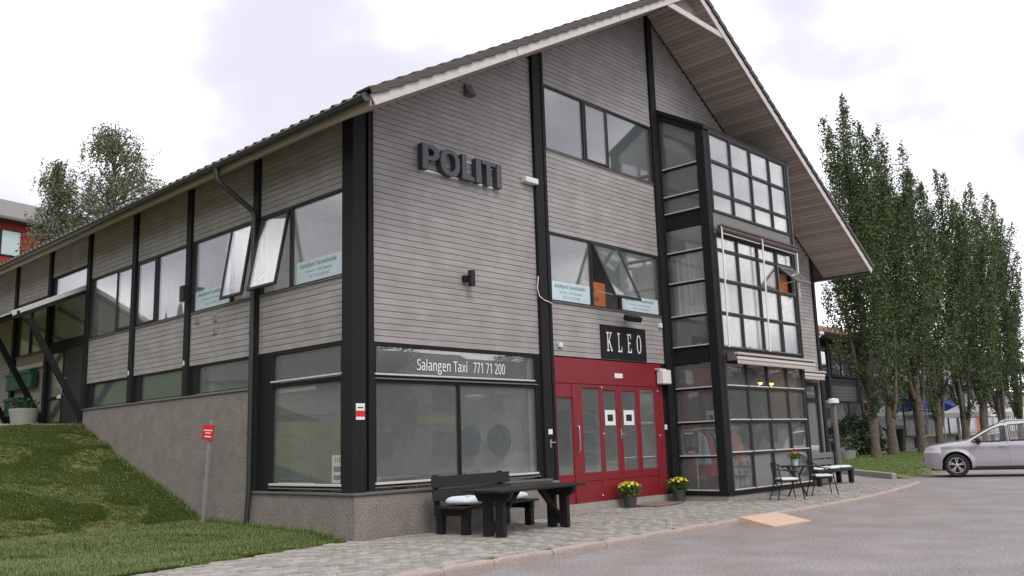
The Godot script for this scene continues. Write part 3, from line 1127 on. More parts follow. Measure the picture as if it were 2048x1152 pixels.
# ---------------------------------------------------------------- glazed bay
func make_bay() -> void:
	var x0 := 9.62
	var x1 := 14.10
	var zf := 1.40
	var F := Transform3D(Basis(), Vector3(0, 0, zf))
	var S := Transform3D(SIDE.basis, Vector3(x0, 0, 0))
	var bay := holder(building, "bay_window", Vector3((x0 + x1) / 2, 0, 0))
	# corner and rear posts
	slab(bay, "post", FRONT, x0, x0 + 0.22, 0.12, 9.05, zf - 0.24, zf, M.black_wood, 0.01)
	slab(bay, "post", FRONT, x1 - 0.14, x1, 0.12, 9.0, zf - 0.2, zf, M.black_wood, 0.01)
	slab(bay, "post", FRONT, x0 + 0.002, x0 + 0.16, 0.12, 9.8, 0.02, 0.14, M.black_wood, 0.008)
	slab(bay, "plinth", FRONT, x0 + 0.01, x1 - 0.01, -0.1, 0.12, 0.05, zf - 0.01, M.concrete)
	slab(bay, "plinth_sill", FRONT, x0 - 0.01, x1 + 0.01, 0.12, 0.2, 0.08, zf + 0.02, M.black_trim)
	# lean-to roof of the bay
	var m := MB.new()
	m.prism(PackedVector2Array([Vector2(-0.02, 9.82), Vector2(zf + 0.03, 9.0), Vector2(zf + 0.03, 9.1), Vector2(-0.02, 9.93)]), x0 - 0.02, x1 + 0.02, Transform3D(Basis(Vector3(0, 0, 1), Vector3(0, 1, 0), Vector3(-1, 0, 0)), Vector3(x0 + x1, 0, 0)))
	var br := part(bay, "bay_roof", m, M.black_wood)
	br.transform = parent_frame(bay).affine_inverse()
	# side beam under the lean-to roof
	m = MB.new()
	m.bar(Vector3(x0 + 0.08, 9.70, 0.05), Vector3(x0 + 0.08, 8.97, zf - 0.05), 0.15, 0.18, 0.006)
	br = part(bay, "beam", m, M.black_wood)
	br.transform = parent_frame(bay).affine_inverse()
	# spandrels
	slab(bay, "spandrel", S, 0.14, zf - 0.24, 6.62, 6.98, -0.12, -0.03, M.black_wood)
	slab(bay, "spandrel", S, 0.14, zf - 0.24, 3.24, 3.62, -0.12, -0.03, M.black_wood)
	slab(bay, "spandrel", F, x0 + 0.22, x1 - 0.14, 6.38, 6.92, -0.12, -0.02, M.frame_grey)
	slab(bay, "spandrel", F, x0 + 0.22, x1 - 0.14, 3.26, 3.56, -0.12, -0.02, M.frame_dark)
	# glazing of the narrow side: stacked panes between transoms
	bay_side(bay, S, [7.0, 7.45, 8.18], 0.14, zf - 0.24)
	bay_side(bay, S, [3.62, 4.39, 5.22, 5.99, 6.62], 0.14, zf - 0.24)
	bay_side(bay, S, [0.2, 1.01, 1.81, 2.62, 3.24], 0.14, zf - 0.24)
	# the sloping top pane
	m = MB.new()
	for w in [-0.07, -0.05]:
		m.prism(PackedVector2Array([Vector2(0.14, 8.21), Vector2(zf - 0.24, 8.21), Vector2(zf - 0.24, 9.02), Vector2(0.14, 9.6)]), w, w + 0.004)
	br = part(bay, "pane", m, M.window_glass)
	br.transform = parent_frame(bay).affine_inverse() * S
	# front glazing
	var cols := [x0 + 0.22, 10.90, 11.95, 13.0, x1 - 0.14]
	var a := window(F, "bay_glazing", cols, [6.92, 7.43, 8.24, 9.0], {}, M.frame_dark, 0.065, false, bay)
	var bsh := window(F, "bay_glazing", cols.slice(0, 4), [3.56, 4.41, 5.22, 5.98, 6.38], {}, M.frame_dark, 0.065, false, bay)
	bay_column(bay, F, 13.0, x1 - 0.14)
	var gr := window(F, "bay_glazing", cols, [0.2, 1.07, 1.83, 2.64, 3.26], {}, M.frame_dark, 0.065, false, bay)
	for y in [0.24, 1.10, 1.86, 2.67]:
		for k in 4:
			var p := slab(bay, "glazing_sill", F, cols[k] + 0.05, cols[k + 1] - 0.04, y - 0.012, y + 0.018, 0.0, 0.035, M.sill_pale)
	for y in [3.60, 4.44, 5.25]:
		for k in 4:
			slab(bay, "glazing_sill", F, cols[k] + 0.05, cols[k + 1] - 0.04, y - 0.01, y + 0.012, 0.0, 0.025, M.frame_grey)
	for y in [0.24, 1.04, 1.84, 2.65, 3.66, 4.42, 5.25, 6.02, 7.04, 7.48, 8.21]:
		slab(bay, "glazing_sill", S, 0.15, zf - 0.25, y - 0.014, y + 0.014, -0.03, 0.012, M.sill_pale)
	slab(bay, "corner_trim", F, x1 - 0.02, x1 + 0.01, 3.5, 9.0, -0.02, 0.02, M.frame_grey)
	slab(bay, "corner_trim", F, x0 + 0.22, x1, 8.985, 9.02, -0.02, 0.03, M.frame_grey)
	# far side of the bay
	slab(bay, "bay_cheek", Transform3D(SIDE.basis, Vector3(x1, 0, 0)), 0.0, zf - 0.2, 0.1, 9.1, 0.0, 0.06, M.frame_grey)

func bay_side(bay: Node, S: Transform3D, ys: Array, u0: float, u1: float) -> void:
	for i in ys.size():
		if i > 0 and i < ys.size() - 1 or i == ys.size() - 1 and ys[i] > 8.0 or i == 0:
			slab(bay, "transom", S, u0 - 0.01, u1 + 0.01, ys[i] - 0.03, ys[i] + 0.03, -0.11, -0.015, M.black_wood)
	for i in ys.size() - 1:
		var h: float = ys[i + 1] - ys[i] - 0.05
		var want := S * Transform3D(Basis(), Vector3((u0 + u1) / 2, (ys[i] + ys[i + 1]) / 2, -0.06))
		glass(bay, u1 - u0, h, parent_frame(bay).affine_inverse() * want)

# the last column of the middle storey, with its top-hung casement open
func bay_column(bay: Node, F: Transform3D, u0: float, u1: float) -> void:
	window(F, "bay_glazing", [u0, u1], [5.98, 6.38], {}, M.frame_dark, 0.05, false, bay)
	window(F, "bay_glazing", [u0, u1], [5.22, 5.98], {0: 46.0}, M.frame_grey, 0.05, false, bay)
	window(F, "bay_glazing", [u0, u1], [3.56, 4.41, 5.22], {}, M.frame_dark, 0.05, false, bay)


# ---------------------------------------------------------------- red entrance
func make_entrance() -> void:
	var e := holder(building, "shop_entrance", Vector3(7.3, 0.15, 0))
	var y0 := 0.17
	var y1 := 3.25
	var red: Material = M.red_paint
	var open := [[5.30, 5.83, 0.78, 2.40], [6.17, 6.80, 0.80, 2.62], [6.92, 7.42, 0.80, 2.58], [7.60, 8.17, 0.80, 2.58], [8.32, 8.95, 0.80, 2.62]]
	# fixed field above the doors, in panels
	var xs := [5.235, 6.0, 7.6, 9.25]
	for i in 3:
		slab(e, "panel", FRONT, xs[i] + 0.001, xs[i + 1] - 0.003, 2.70, y1, -0.09, 0.0, red, 0.006)
	# stiles between the glazed lights, rails over and under them
	var edges := [5.235, 5.30, 5.83, 6.17, 6.80, 6.92, 7.42, 7.60, 8.17, 8.32, 8.95, 9.25]
	for i in range(0, edges.size(), 2):
		var a: float = edges[i]
		var b: float = edges[i + 1]
		var proud := -0.02 if (i == 4 or i == 6 or i == 8) else 0.0
		if b - a > 0.15:
			# a seam where two leaves or frames meet
			var m := (a + b) / 2
			slab(e, "stile", FRONT, a, m - 0.003, y0, 2.697, -0.08, proud, red, 0.006)
			slab(e, "stile", FRONT, m + 0.003, b, y0, 2.697, -0.08, proud + (-0.012 if i == 2 else 0.008), red, 0.006)
		else:
			slab(e, "stile", FRONT, a, b, y0, 2.697, -0.08, proud, red, 0.006)
	for o in open:
		slab(e, "rail", FRONT, o[0], o[1], o[3], 2.697, -0.078, -0.016, red, 0.005)
		slab(e, "rail", FRONT, o[0], o[1], 0.62, o[2], -0.078, -0.016, red, 0.005)
		slab(e, "panel", FRONT, o[0], o[1], y0, 0.617, -0.07, -0.028, red, 0.005)
		var want := Transform3D(Basis(), Vector3((o[0] + o[1]) / 2, (o[2] + o[3]) / 2, -0.05))
		glass(e, o[1] - o[0] + 0.01, o[3] - o[2] + 0.01, parent_frame(e).affine_inverse() * want)
	for k in [3, 4]:
		for y in [1.05, 1.85]:
			slab(e, "shelf_edge", FRONT, open[k][0] + 0.02, open[k][1] - 0.02, y, y + 0.022, -0.42, -0.12, M.sill_pale)
	slab(e, "threshold", FRONT, 5.235, 9.41, 0.0, y0, -0.1, 0.02, M.concrete)
	slab(e, "dark_panel", FRONT, 9.25, 9.41, 0.12, 3.27, -0.1, -0.02, M.black_trim)
	# pull handle on the single door
	var m := MB.new()
	m.tube([Vector3(5.93, 1.22, 0.0), Vector3(5.93, 1.24, 0.06), Vector3(5.93, 1.30, 0.075), Vector3(5.93, 1.72, 0.075), Vector3(5.93, 1.78, 0.06), Vector3(5.93, 1.80, 0.0)], 0.016, 8)
	var h := part(e, "handle", m, M.metal)
	h.transform = parent_frame(e).affine_inverse()
	m = MB.new()
	m.box(Vector3(7.49, 1.50, -0.012), Vector3(7.53, 1.72, 0.008), 0.004)
	m.tube([Vector3(7.51, 1.60, 0.0), Vector3(7.51, 1.60, 0.05), Vector3(7.62, 1.60, 0.05)], 0.01, 6)
	h = part(e, "handle", m, M.metal)
	h.transform = parent_frame(e).affine_inverse()
	# notices taped on the two door lights: pale sheet with a dark printed field
	for u in [[6.98, 7.36], [7.68, 8.08]]:
		var n := slab(e, "notice", FRONT, u[0], u[1], 1.80, 2.14, -0.036, -0.034, M.paper, 0.0)
		slab(n, "print", FRONT, u[0] + 0.09, u[1] - 0.09, 1.89, 2.04, -0.034, -0.032, M.frame_dark, 0.0)
	# bolt heads that fix the frame
	for p in [Vector2(6.86, 2.64), Vector2(6.86, 1.62), Vector2(6.72, 0.30), Vector2(9.05, 2.6), Vector2(9.05, 1.55)]:
		m = MB.new()
		m.lathe([Vector2(0.02, 0.0), Vector2(0.018, 0.008), Vector2(0, 0.012)], 8, Transform3D(Basis(Vector3.RIGHT, PI / 2), Vector3.ZERO))
		part(e, "bolt", m, M.white_plastic, parent_frame(e).affine_inverse() * Transform3D(Basis(), Vector3(p.x, p.y, 0.0)))
	# house number strip
	slab(e, "number_plate", FRONT, 7.36, 7.66, 2.86, 2.97, 0.0, 0.012, M.white_plastic)


# ---------------------------------------------------------------- rooms behind the glass
func make_interior() -> void:
	var b := building
	slab(b, "floor_slab", FRONT, 0.2, 18.0, -0.1, 0.14, -24.0, -0.1, M.floor_inside, 0.0)
	slab(b, "floor_slab", FRONT, 9.7, 14.0, 0.0, 0.14, -0.1, 1.3, M.floor_inside, 0.0)
	for y in [3.36, 6.62]:
		slab(b, "floor_slab", FRONT, 0.2, 18.0, y, y + 0.16, -24.0, -0.21, M.ceiling_inside, 0.0)
		slab(b, "floor_slab", FRONT, 9.8, 13.96, y, y + 0.16, -0.21, 1.27, M.ceiling_inside, 0.0)
	var w: Material = M.wall_inside
	slab(b, "partition", FRONT, 0.3, 4.75, 0.14, 3.36, -5.4, -5.3, w, 0.0)
	slab(b, "partition", SIDE, -5.3, -0.2, 0.14, 3.36, -4.85, -4.75, w, 0.0)
	slab(b, "partition", FRONT, 4.85, 18.0, 0.14, 3.36, -5.6, -5.5, w, 0.0)
	slab(b, "partition", SIDE, -24.0, -5.4, 0.14, 3.36, -4.6, -4.5, w, 0.0)
	slab(b, "partition", FRONT, 0.2, 18.0, 3.52, 6.62, -4.6, -4.5, w, 0.0)
	slab(b, "partition", SIDE, -24.0, -4.6, 3.52, 6.62, -3.6, -3.5, w, 0.0)
	slab(b, "partition", SIDE, -4.5, -0.2, 3.52, 6.62, -5.2, -5.1, w, 0.0)
	slab(b, "partition", FRONT, 3.9, 14.9, 6.78, 9.0, -4.6, -4.5, w, 0.0)
	slab(b, "partition", SIDE, -4.5, -0.2, 3.52, 6.62, -9.65, -9.55, w, 0.0)
	for z in [-5.73, -8.45, -11.13, -13.85]:
		slab(b, "partition", FRONT, 0.22, 3.5, 3.52, 6.62, z - 0.05, z + 0.05, w, 0.0)
	# wall behind the bay, between its storeys
	slab(b, "lintel", FRONT, 9.64, 14.1, 2.95, 3.6, -0.2, -0.02, M.frame_dark)
	slab(b, "lintel", FRONT, 9.64, 14.1, 6.3, 6.95, -0.2, -0.02, M.frame_dark)
	# curtains and blinds
	curtain("curtain", "pale curtain in the second bay of side windows beside the open sash", SIDE, -3.98, -3.2, 4.42, 5.9, -0.2)
	curtain("curtain", "pale curtain behind the open sash beside the corner post's dental notice", SIDE, -2.8, -1.95, 4.42, 5.9, -0.2)
	curtain("curtain", "pale curtains behind the shut side window beside the downpipe bay", SIDE, -8.2, -6.0, 4.42, 5.9, -0.35)
	curtain("curtain", "parted white curtains in the side window next to the entrance canopy", SIDE, -10.2, -8.65, 4.42, 5.9, -0.3)
	curtain("curtain", "white curtain behind the window under the side entrance canopy", SIDE, -16.3, -14.05, 4.42, 5.9, -0.3)
	curtain("curtain", "white net curtain across the middle storey of the glazed bay", Transform3D(Basis(), Vector3(0, 0, 1.4)), 9.95, 11.9, 4.5, 6.3, -0.9)
	curtain("curtain", "white net curtain on the narrow side of the glazed bay", Transform3D(SIDE.basis, Vector3(9.62, 0, 0)), 0.2, 1.1, 4.42, 5.9, -0.3)
	var oc := curtain("curtain", "orange curtain behind the open casement of the bay", Transform3D(Basis(), Vector3(0, 0, 1.4)), 13.04, 13.94, 4.95, 5.8, -0.22)
	oc.get_child(0).material_override = M.orange_cloth
	var ob := thing("orange_screen", "orange panel behind the open sash above the shop sign", "screen", Vector3(7.2, 4.5, -0.35))
	var m := MB.new()
	m.box(Vector3(-0.45, 0, -0.015), Vector3(0.42, 0.62, 0.015), 0.006)
	part(ob, "panel", m, M.orange_cloth)
	m = MB.new()
	m.box(Vector3(-0.02, 0.18, 0.015), Vector3(0.16, 0.27, 0.018), 0.0)
	part(ob, "emblem", m, M.sticker_ink)
	for x in [-0.4, 0.37]:
		m = MB.new()
		m.box(Vector3(x - 0.015, -0.98, -0.02), Vector3(x + 0.015, 0.0, 0.02), 0.003)
		part(ob, "leg", m, M.frame_dark)
	var vb := thing("venetian_blind", "half-drawn venetian blind in the corner shop window", "blind", Vector3(0.14, 2.55, -1.8))
	m = MB.new()
	for k in 40:
		m.box(Vector3(-0.02, -0.045 - k * 0.04, -0.55), Vector3(0.015, -0.043 - k * 0.04, 0.55), 0.0)
	var sl := part(vb, "slats", m, M.curtain)
	sl.set_meta("kind", "stuff")
	m = MB.new()
	m.box(Vector3(-0.03, -0.03, -0.56), Vector3(0.03, 0.03, 0.56), 0.006)
	part(vb, "head_rail", m, M.white_plastic)
	m = MB.new()
	m.box(Vector3(-0.02, -1.68, -0.55), Vector3(0.02, -1.655, 0.55), 0.004)
	part(vb, "bottom_rail", m, M.white_plastic)
	# a strip lamp that is on in the corner dental room
	var sp := thing("strip_lamp", "lit fluorescent strip lamp on the ceiling behind the dental notice", "lamp", Vector3(1.9, 6.5, -1.6))
	m = MB.new()
	m.box(Vector3(-0.08, 0.03, -0.62), Vector3(0.08, 0.12, 0.62), 0.01)
	part(sp, "housing", m, M.white_plastic)
	m = MB.new()
	m.tube([Vector3(0, 0.0, -0.6), Vector3(0, 0.0, 0.6)], 0.03, 8)
	var glow := StandardMaterial3D.new()
	glow.albedo_color = Color(1, 1, 1)
	glow.emission_enabled = true
	glow.emission = Color(1, 0.97, 0.9)
	glow.emission_energy_multiplier = 3.0
	part(sp, "tube", m, glow)
	var al := OmniLight3D.new()
	al.name = "strip_light"
	al.light_energy = 0.5
	al.light_size = 0.2
	al.omni_range = 12
	al.omni_attenuation = 2
	al.shadow_enabled = true
	al.light_color = Color(1, 0.97, 0.9)
	al.position = Vector3(0, -0.08, 0)
	sp.add_child(al)
	# two warm pendants in the shop bay
	for k in 2:
		var pl := thing("pendant_lamp", "small warm pendant lamp lit inside the ground floor bay", "lamp", Vector3(12.5 + 0.62 * k, 2.84, 0.9), 0.0, "pendant lamps in the shop bay")
		m = MB.new()
		m.lathe([Vector2(0.07, 0.0), Vector2(0.09, 0.02), Vector2(0.04, 0.09), Vector2(0.015, 0.12)], 12)
		part(pl, "lamp_shade", m, M.frame_dark)
		m = MB.new()
		m.tube([Vector3(0, 0.11, 0), Vector3(0, 0.52, 0)], 0.006, 6)
		part(pl, "cord", m, M.black_trim)
		m = MB.new()
		m.lathe([Vector2(0.0, -0.05), Vector2(0.045, -0.035), Vector2(0.06, 0.0), Vector2(0.045, 0.02)], 12)
		var warm := StandardMaterial3D.new()
		warm.emission_enabled = true
		warm.emission = Color(1, 0.55, 0.25)
		warm.emission_energy_multiplier = 4.0
		part(pl, "bulb", m, warm)
		var ol := OmniLight3D.new()
		ol.name = "bulb_light"
		ol.light_energy = 0.08
		ol.light_size = 0.05
		ol.light_color = Color(1, 0.7, 0.45)
		ol.omni_range = 8
		ol.omni_attenuation = 2
		ol.shadow_enabled = true
		ol.position = Vector3(0, -0.1, 0)
		pl.add_child(ol)
	# clothes on a rail inside the shop bay
	var rail := thing("clothes_rail", "steel clothes rail inside the shop bay", "rail", Vector3(11.0, 0.14, 0.35))
	m = MB.new()
	m.tube([Vector3(-0.95, 0, 0), Vector3(-0.95, 1.55, 0), Vector3(1.4, 1.55, 0), Vector3(1.4, 0, 0)], 0.016, 8)
	part(rail, "bar", m, M.metal)
	for x in [-0.95, 1.4]:
		m = MB.new()
		m.bar(Vector3(x, 0.015, -0.22), Vector3(x, 0.015, 0.22), 0.04, 0.03)
		part(rail, "foot", m, M.metal)
	var wear := [["pale blue shirt on the shop clothes rail", [0.3, 0.36, 0.5]], ["dark red dress on the shop clothes rail", [0.2, 0.03, 0.04]], ["violet long coat on the shop clothes rail", [0.1, 0.07, 0.22]], ["white blouse on the shop clothes rail", [0.6, 0.6, 0.6]], ["rose knit sweater on the shop clothes rail", [0.32, 0.14, 0.14]], ["navy jacket on the shop clothes rail", [0.03, 0.05, 0.12]], ["orange scarf dress on the shop clothes rail", [0.4, 0.12, 0.03]], ["black trousers folded on the shop clothes rail", [0.015, 0.015, 0.015]]]
	for k in wear.size():
		var q: Array = wear[k][1]
		var gm := mat("garment_%d" % k, lin(q[0], q[1], q[2]), 0.95)
		garment("garment", wear[k][0], Vector3(10.25 + k * 0.27, 1.69, 0.35), gm, 0.75 + 0.3 * (k % 3), k)
	# a counter and shelves give the shop rooms depth
	var ct := thing("shop_counter", "brown counter standing inside the red-fronted shop", "counter", Vector3(7.4, 0.14, -3.4))
	m = MB.new()
	m.box(Vector3(-1.2, 0, -0.3), Vector3(1.2, 0.95, 0.3), 0.01)
	part(ct, "body", m, M.floor_inside)
	m = MB.new()
	m.box(Vector3(-1.25, 0.95, -0.35), Vector3(1.25, 0.99, 0.35), 0.008)
	part(ct, "counter_top", m, M.sill_pale)
	var wall_sh := thing("wall_shelf", "tall dark shelf behind the red entrance doors", "shelf", Vector3(8.6, 0.14, -2.2))
	m = MB.new()
	for s in [-0.5, 0.5]:
		m.box(Vector3(s - 0.02, 0, -0.2), Vector3(s + 0.02, 2.1, 0.2), 0.004)
	part(wall_sh, "side_panel", m, M.frame_dark)
	for k in 5:
		m = MB.new()
		m.box(Vector3(-0.48, 0.1 + k * 0.48, -0.19), Vector3(0.48, 0.125 + k * 0.48, 0.19), 0.003)
		part(wall_sh, "shelf_board", m, M.sill_pale)
	var desk := thing("office_desk", "pale desk standing in the corner taxi office", "desk", Vector3(2.6, 0.14, -2.6))
	m = MB.new()
	m.box(Vector3(-0.8, 0.70, -0.4), Vector3(0.8, 0.74, 0.4), 0.006)
	part(desk, "desk_top", m, M.beige_panel)
	for s in [-0.75, 0.75]:
		m = MB.new()
		m.box(Vector3(s - 0.02, 0, -0.36), Vector3(s + 0.02, 0.70, 0.36), 0.004)
		part(desk, "leg_panel", m, M.beige_panel)
	var cab := thing("office_cabinet", "tall dark cabinet at the taxi office back wall", "cabinet", Vector3(1.5, 0.14, -3.6))
	m = MB.new()
	m.box(Vector3(-0.5, 0, -0.25), Vector3(0.5, 2.05, 0.25), 0.01)
	part(cab, "body", m, M.frame_dark)
	for sx in [-1, 1]:
		m = MB.new()
		m.box(Vector3(minf(0, sx * 0.49) + 0.006, 0.05, 0.25), Vector3(maxf(0, sx * 0.49) - 0.006, 2.0, 0.27), 0.005)
		part(cab, "door", m, M.blue_band)
	var oc2 := thing("office_chair", "orange shell chair beside the taxi office desk", "chair", Vector3(1.35, 0.14, -1.5), 0.6)
	m = MB.new()
	m.box(Vector3(-0.22, 0.43, -0.22), Vector3(0.22, 0.47, 0.22), 0.015)
	part(oc2, "seat", m, M.orange_cloth)
	m = MB.new()
	m.box(Vector3(-0.21, 0.5, -0.25), Vector3(0.21, 0.92, -0.21), 0.015)
	part(oc2, "backrest", m, M.orange_cloth)
	for sx in [-0.19, 0.19]:
		for sz in [-0.19, 0.19]:
			m = MB.new()
			m.tube([Vector3(sx * 1.15, 0, sz * 1.15), Vector3(sx, 0.44, sz)], 0.013, 6)
			part(oc2, "leg", m, M.metal)
	for k in 2:
		var wc := thing("wall_disc", "round dark disc hung on the taxi office side wall", "disc", Vector3(4.72, 1.55, -1.1 - k * 0.9), 0.0, "dark discs in the office")
		m = MB.new()
		m.lathe([Vector2(0.12, 0.0), Vector2(0.30, 0.0), Vector2(0.33, 0.06), Vector2(0.30, 0.12), Vector2(0.12, 0.12), Vector2(0.10, 0.05)], 24, Transform3D(Basis(Vector3(0, 0, 1), PI / 2), Vector3.ZERO))
		part(wc, "ring", m, M.tyre)
		m = MB.new()
		m.lathe([Vector2(0.0, 0.03), Vector2(0.12, 0.04), Vector2(0.0, 0.06)], 18, Transform3D(Basis(Vector3(0, 0, 1), PI / 2), Vector3.ZERO))
		part(wc, "hub", m, M.frame_dark)
	# potted plants on the window sill of the corner shop
	for k in 2:
		leafy("house_plant", ["green house plant on the corner shop floor near the window mullion", "green house plant on the corner shop floor near the entrance post"][k], Vector3(2.9 + 0.95 * k, 0.14, -0.55), 0.35, 0.75, 260, M.leaf_dark, 0.09, "plants in the shop window", true)

func curtain(called: String, label: String, tf: Transform3D, u0: float, u1: float, v0: float, v1: float, w: float) -> Node3D:
	var t := thing(called, label, "curtain", tf * Vector3((u0 + u1) / 2, v1, w), 0.0, "curtains")
	t.basis = tf.basis
	var rows := []
	var n := int((u1 - u0) / 0.025)
	for i in 5:
		var line := PackedVector3Array()
		for j in n + 1:
			var u := (j / float(n) - 0.5) * (u1 - u0)
			line.append(Vector3(u, (v0 - v1) * (1 - i / 4.0), 0.03 * sin(u * 34.0 + sin(u * 7.0) * 2.0) * (1.0 - 0.4 * i / 4.0)))
		rows.append(line)
	var m := MB.new()
	m.grid(rows)
	part(t, "cloth", m, M.curtain)
	m = MB.new()
	m.tube([Vector3(-(u1 - u0) / 2 - 0.02, 0.02, 0), Vector3((u1 - u0) / 2 + 0.02, 0.02, 0)], 0.012, 6)
	part(t, "curtain_rod", m, M.sill_pale)
	return t

func garment(called: String, label: String, at: Vector3, gm: Material, length: float, kind: int) -> void:
	var t := thing(called, label, "garment", at, 0.35 * sin(kind * 2.3), "clothes on the rail")
	var rows := []
	for i in 9:
		var f := i / 8.0
		var y := -0.12 - length * (1.0 - f)
		var hw := lerpf(0.24, 0.18, f) if f < 0.85 else lerpf(0.19, 0.06, (f - 0.85) / 0.15)
		var line := PackedVector3Array()
		for j in 20:
			var a := TAU * j / 20
			var fold := 1.0 + 0.18 * sin(a * 5 + kind) * (1.0 - f)
			line.append(Vector3(0.05 * sin(a) * fold * (1.6 - f), y, hw * cos(a) * fold))
		rows.append(line)
	var m := MB.new()
	m.grid(rows, true)
	part(t, "cloth", m, gm)
	m = MB.new()
	m.tube([Vector3(0, -0.12, -0.2), Vector3(0, -0.06, 0), Vector3(0, -0.12, 0.2)], 0.008, 5)
	m.tube([Vector3(0, -0.06, 0), Vector3(0, -0.01, 0), Vector3(0.0, 0.012, 0.02)], 0.004, 5)
	part(t, "hanger", m, M.metal)


# ---------------------------------------------------------------- side entrance and its canopy
func make_canopy() -> void:
	var b := building
	# canopy: sloping sheet on two braced arms
	var c := holder(b, "entrance_canopy", Vector3(0, 5.0, -14))
	var inv := parent_frame(c).affine_inverse()
	var zs := [-11.3, -19.3]
	var slope := 0.485
	var m := MB.new()
	var rows := []
	for s in 2:
		rows = []
		for k in 2:
			var x := -0.02 if k == 0 else -1.75
			var line := PackedVector3Array()
			var n := 160
			for j in n + 1:
				var z := lerpf(zs[1], zs[0], j / float(n))
				line.append(Vector3(x, 5.84 + slope * x + 0.012 * sin(z * 48) - 0.012 * s, z))
			rows.append(line)
		if s == 1:
			rows.reverse()
		m.grid(rows)
	part(c, "roof_sheet", m, M.sill_pale, inv)
	m = MB.new()
	m.bar(Vector3(-1.62, 4.97, zs[1]), Vector3(-1.62, 4.97, zs[0] + 0.05), 0.07, 0.16)
	part(c, "beam", m, M.black_wood, inv)
	m = MB.new()
	m.bar(Vector3(-0.03, 5.80, zs[0] + 0.03), Vector3(-1.76, 4.96, zs[0] + 0.03), 0.03, 0.13)
	part(c, "verge_board", m, M.sill_pale, inv)
	for k in 3:
		var z: float = POSTS[4 + k] + 0.1
		m = MB.new()
		m.bar(Vector3(-0.05, 2.42, z), Vector3(-1.42, 4.88, z), 0.1, 0.14)
		part(c, "brace", m, M.black_wood, inv)
		m = MB.new()
		m.bar(Vector3(-0.05, 5.68, z - 0.15), Vector3(-1.7, 4.88, z - 0.15), 0.07, 0.1)
		part(c, "rafter", m, M.black_wood, inv)
	# glazed door screen in the bay under the canopy
	var u0 := -13.73
	var u1 := -11.23
	window(SIDE, "window", [u0, u1], [5.80, 6.42], {}, M.black_trim, 0.05, false)
	window(SIDE, "door_screen", [u0, u1], [4.52, 5.80], {}, M.black_trim, 0.06, false)
	slab(b, "beam", SIDE, u0, u1, 4.34, 4.52, -0.1, 0.03, M.black_wood)
	var d := holder(b, "side_door", Vector3(0, 2.3, -12.5))
	var gl := window(SIDE, "door_light", [u0, -12.62], [2.34, 3.05, 4.34], {}, M.black_trim, 0.07, false, b)
	slab(d, "leaf", SIDE, -12.60, u1 + 0.02, 2.34, 4.34, -0.08, 0.0, M.frame_dark)
	for r in 3:
		slab(d, "light", SIDE, -12.08, -11.86, 3.35 + r * 0.27, 3.50 + r * 0.27, -0.02, 0.006, M.black_paint)
	m = MB.new()
	m.tube([Vector3(0.0, 3.10, -12.5), Vector3(-0.07, 3.14, -12.5), Vector3(-0.07, 3.5, -12.5), Vector3(0.0, 3.54, -12.5)], 0.016, 8)
	part(d, "handle", m, M.metal, parent_frame(d).affine_inverse())
	slab(d, "notice", SIDE, -12.95, -12.68, 3.02, 3.12, 0.012, 0.016, M.paper, 0.0)
	# mail boxes on the wall beside the door
	for r in 2:
		for k in (5 if r == 0 else 3):
			var mb := thing("mail_box", ["green metal mail box in the upper row under the canopy window", "green metal mail box in the lower row above the planter"][r], "mail box", Vector3(-0.03, 3.42 - 0.72 * r, -16.3 + k * 0.42), 0.0, "mail boxes by the side door")
			m = MB.new()
			m.box(Vector3(-0.17, 0, -0.19), Vector3(0, 0.5, 0.19), 0.015)
			part(mb, "box", m, M.green_box)
			m = MB.new()
			m.bar(Vector3(-0.19, 0.46, -0.2), Vector3(-0.19, 0.46, 0.2), 0.05, 0.1, 0.01)
			part(mb, "lid", m, M.green_box)
	slab(b, "shelf_board", SIDE, -16.4, -14.0, 3.98, 4.10, -0.03, 0.08, M.sill_pale)
	var pl := thing("planter", "round grey concrete planter with red-leaved plant on the terrace", "planter", Vector3(-0.75, 2.31, -13.1))
	m = MB.new()
	m.lathe([Vector2(0.0, 0.0), Vector2(0.28, 0.0), Vector2(0.36, 0.42), Vector2(0.36, 0.45), Vector2(0.32, 0.45), Vector2(0.30, 0.4), Vector2(0, 0.4)], 20)
	part(pl, "pot", m, M.pot_grey)
	m = MB.new()
	leaf_blob(m, Vector3(0, 0.55, 0), Vector3(0.34, 0.2, 0.34), 220, 0.09)
	part(pl, "foliage", m, M.leaf_dark)


# ---------------------------------------------------------------- lettering
func text_mesh(txt: String, bold: bool, serif := false) -> TextMesh:
	var f := SystemFont.new()
	f.font_names = PackedStringArray(["Droid Serif" if serif else "Droid Sans"])
	f.font_weight = 700 if bold else 400
	var t := TextMesh.new()
	t.font = f
	t.text = txt
	t.font_size = 64
	t.pixel_size = 0.01
	t.depth = 0.1
	t.curve_step = 1.0
	return t

# sets a text into a rectangle of a wall, w0..w1 out of it
func lettering(parent: Node, called: String, txt: String, tf: Transform3D, u0: float, u1: float, v0: float, v1: float, w0: float, w1: float, m: Material, bold := true, serif := false) -> MeshInstance3D:
	var t := text_mesh(txt, bold, serif)
	var a := t.get_aabb()
	var s := Vector3((u1 - u0) / a.size.x, (v1 - v0) / a.size.y, (w1 - w0) / maxf(a.size.z, 0.0001))
	var c := a.get_center()
	var p := part(parent, called, t, m)
	var want := tf * Transform3D(Basis.from_scale(s), Vector3((u0 + u1) / 2 - c.x * s.x, (v0 + v1) / 2 - c.y * s.y, (w0 + w1) / 2 - c.z * s.z))
	p.transform = parent_frame(parent).affine_inverse() * want
	return p

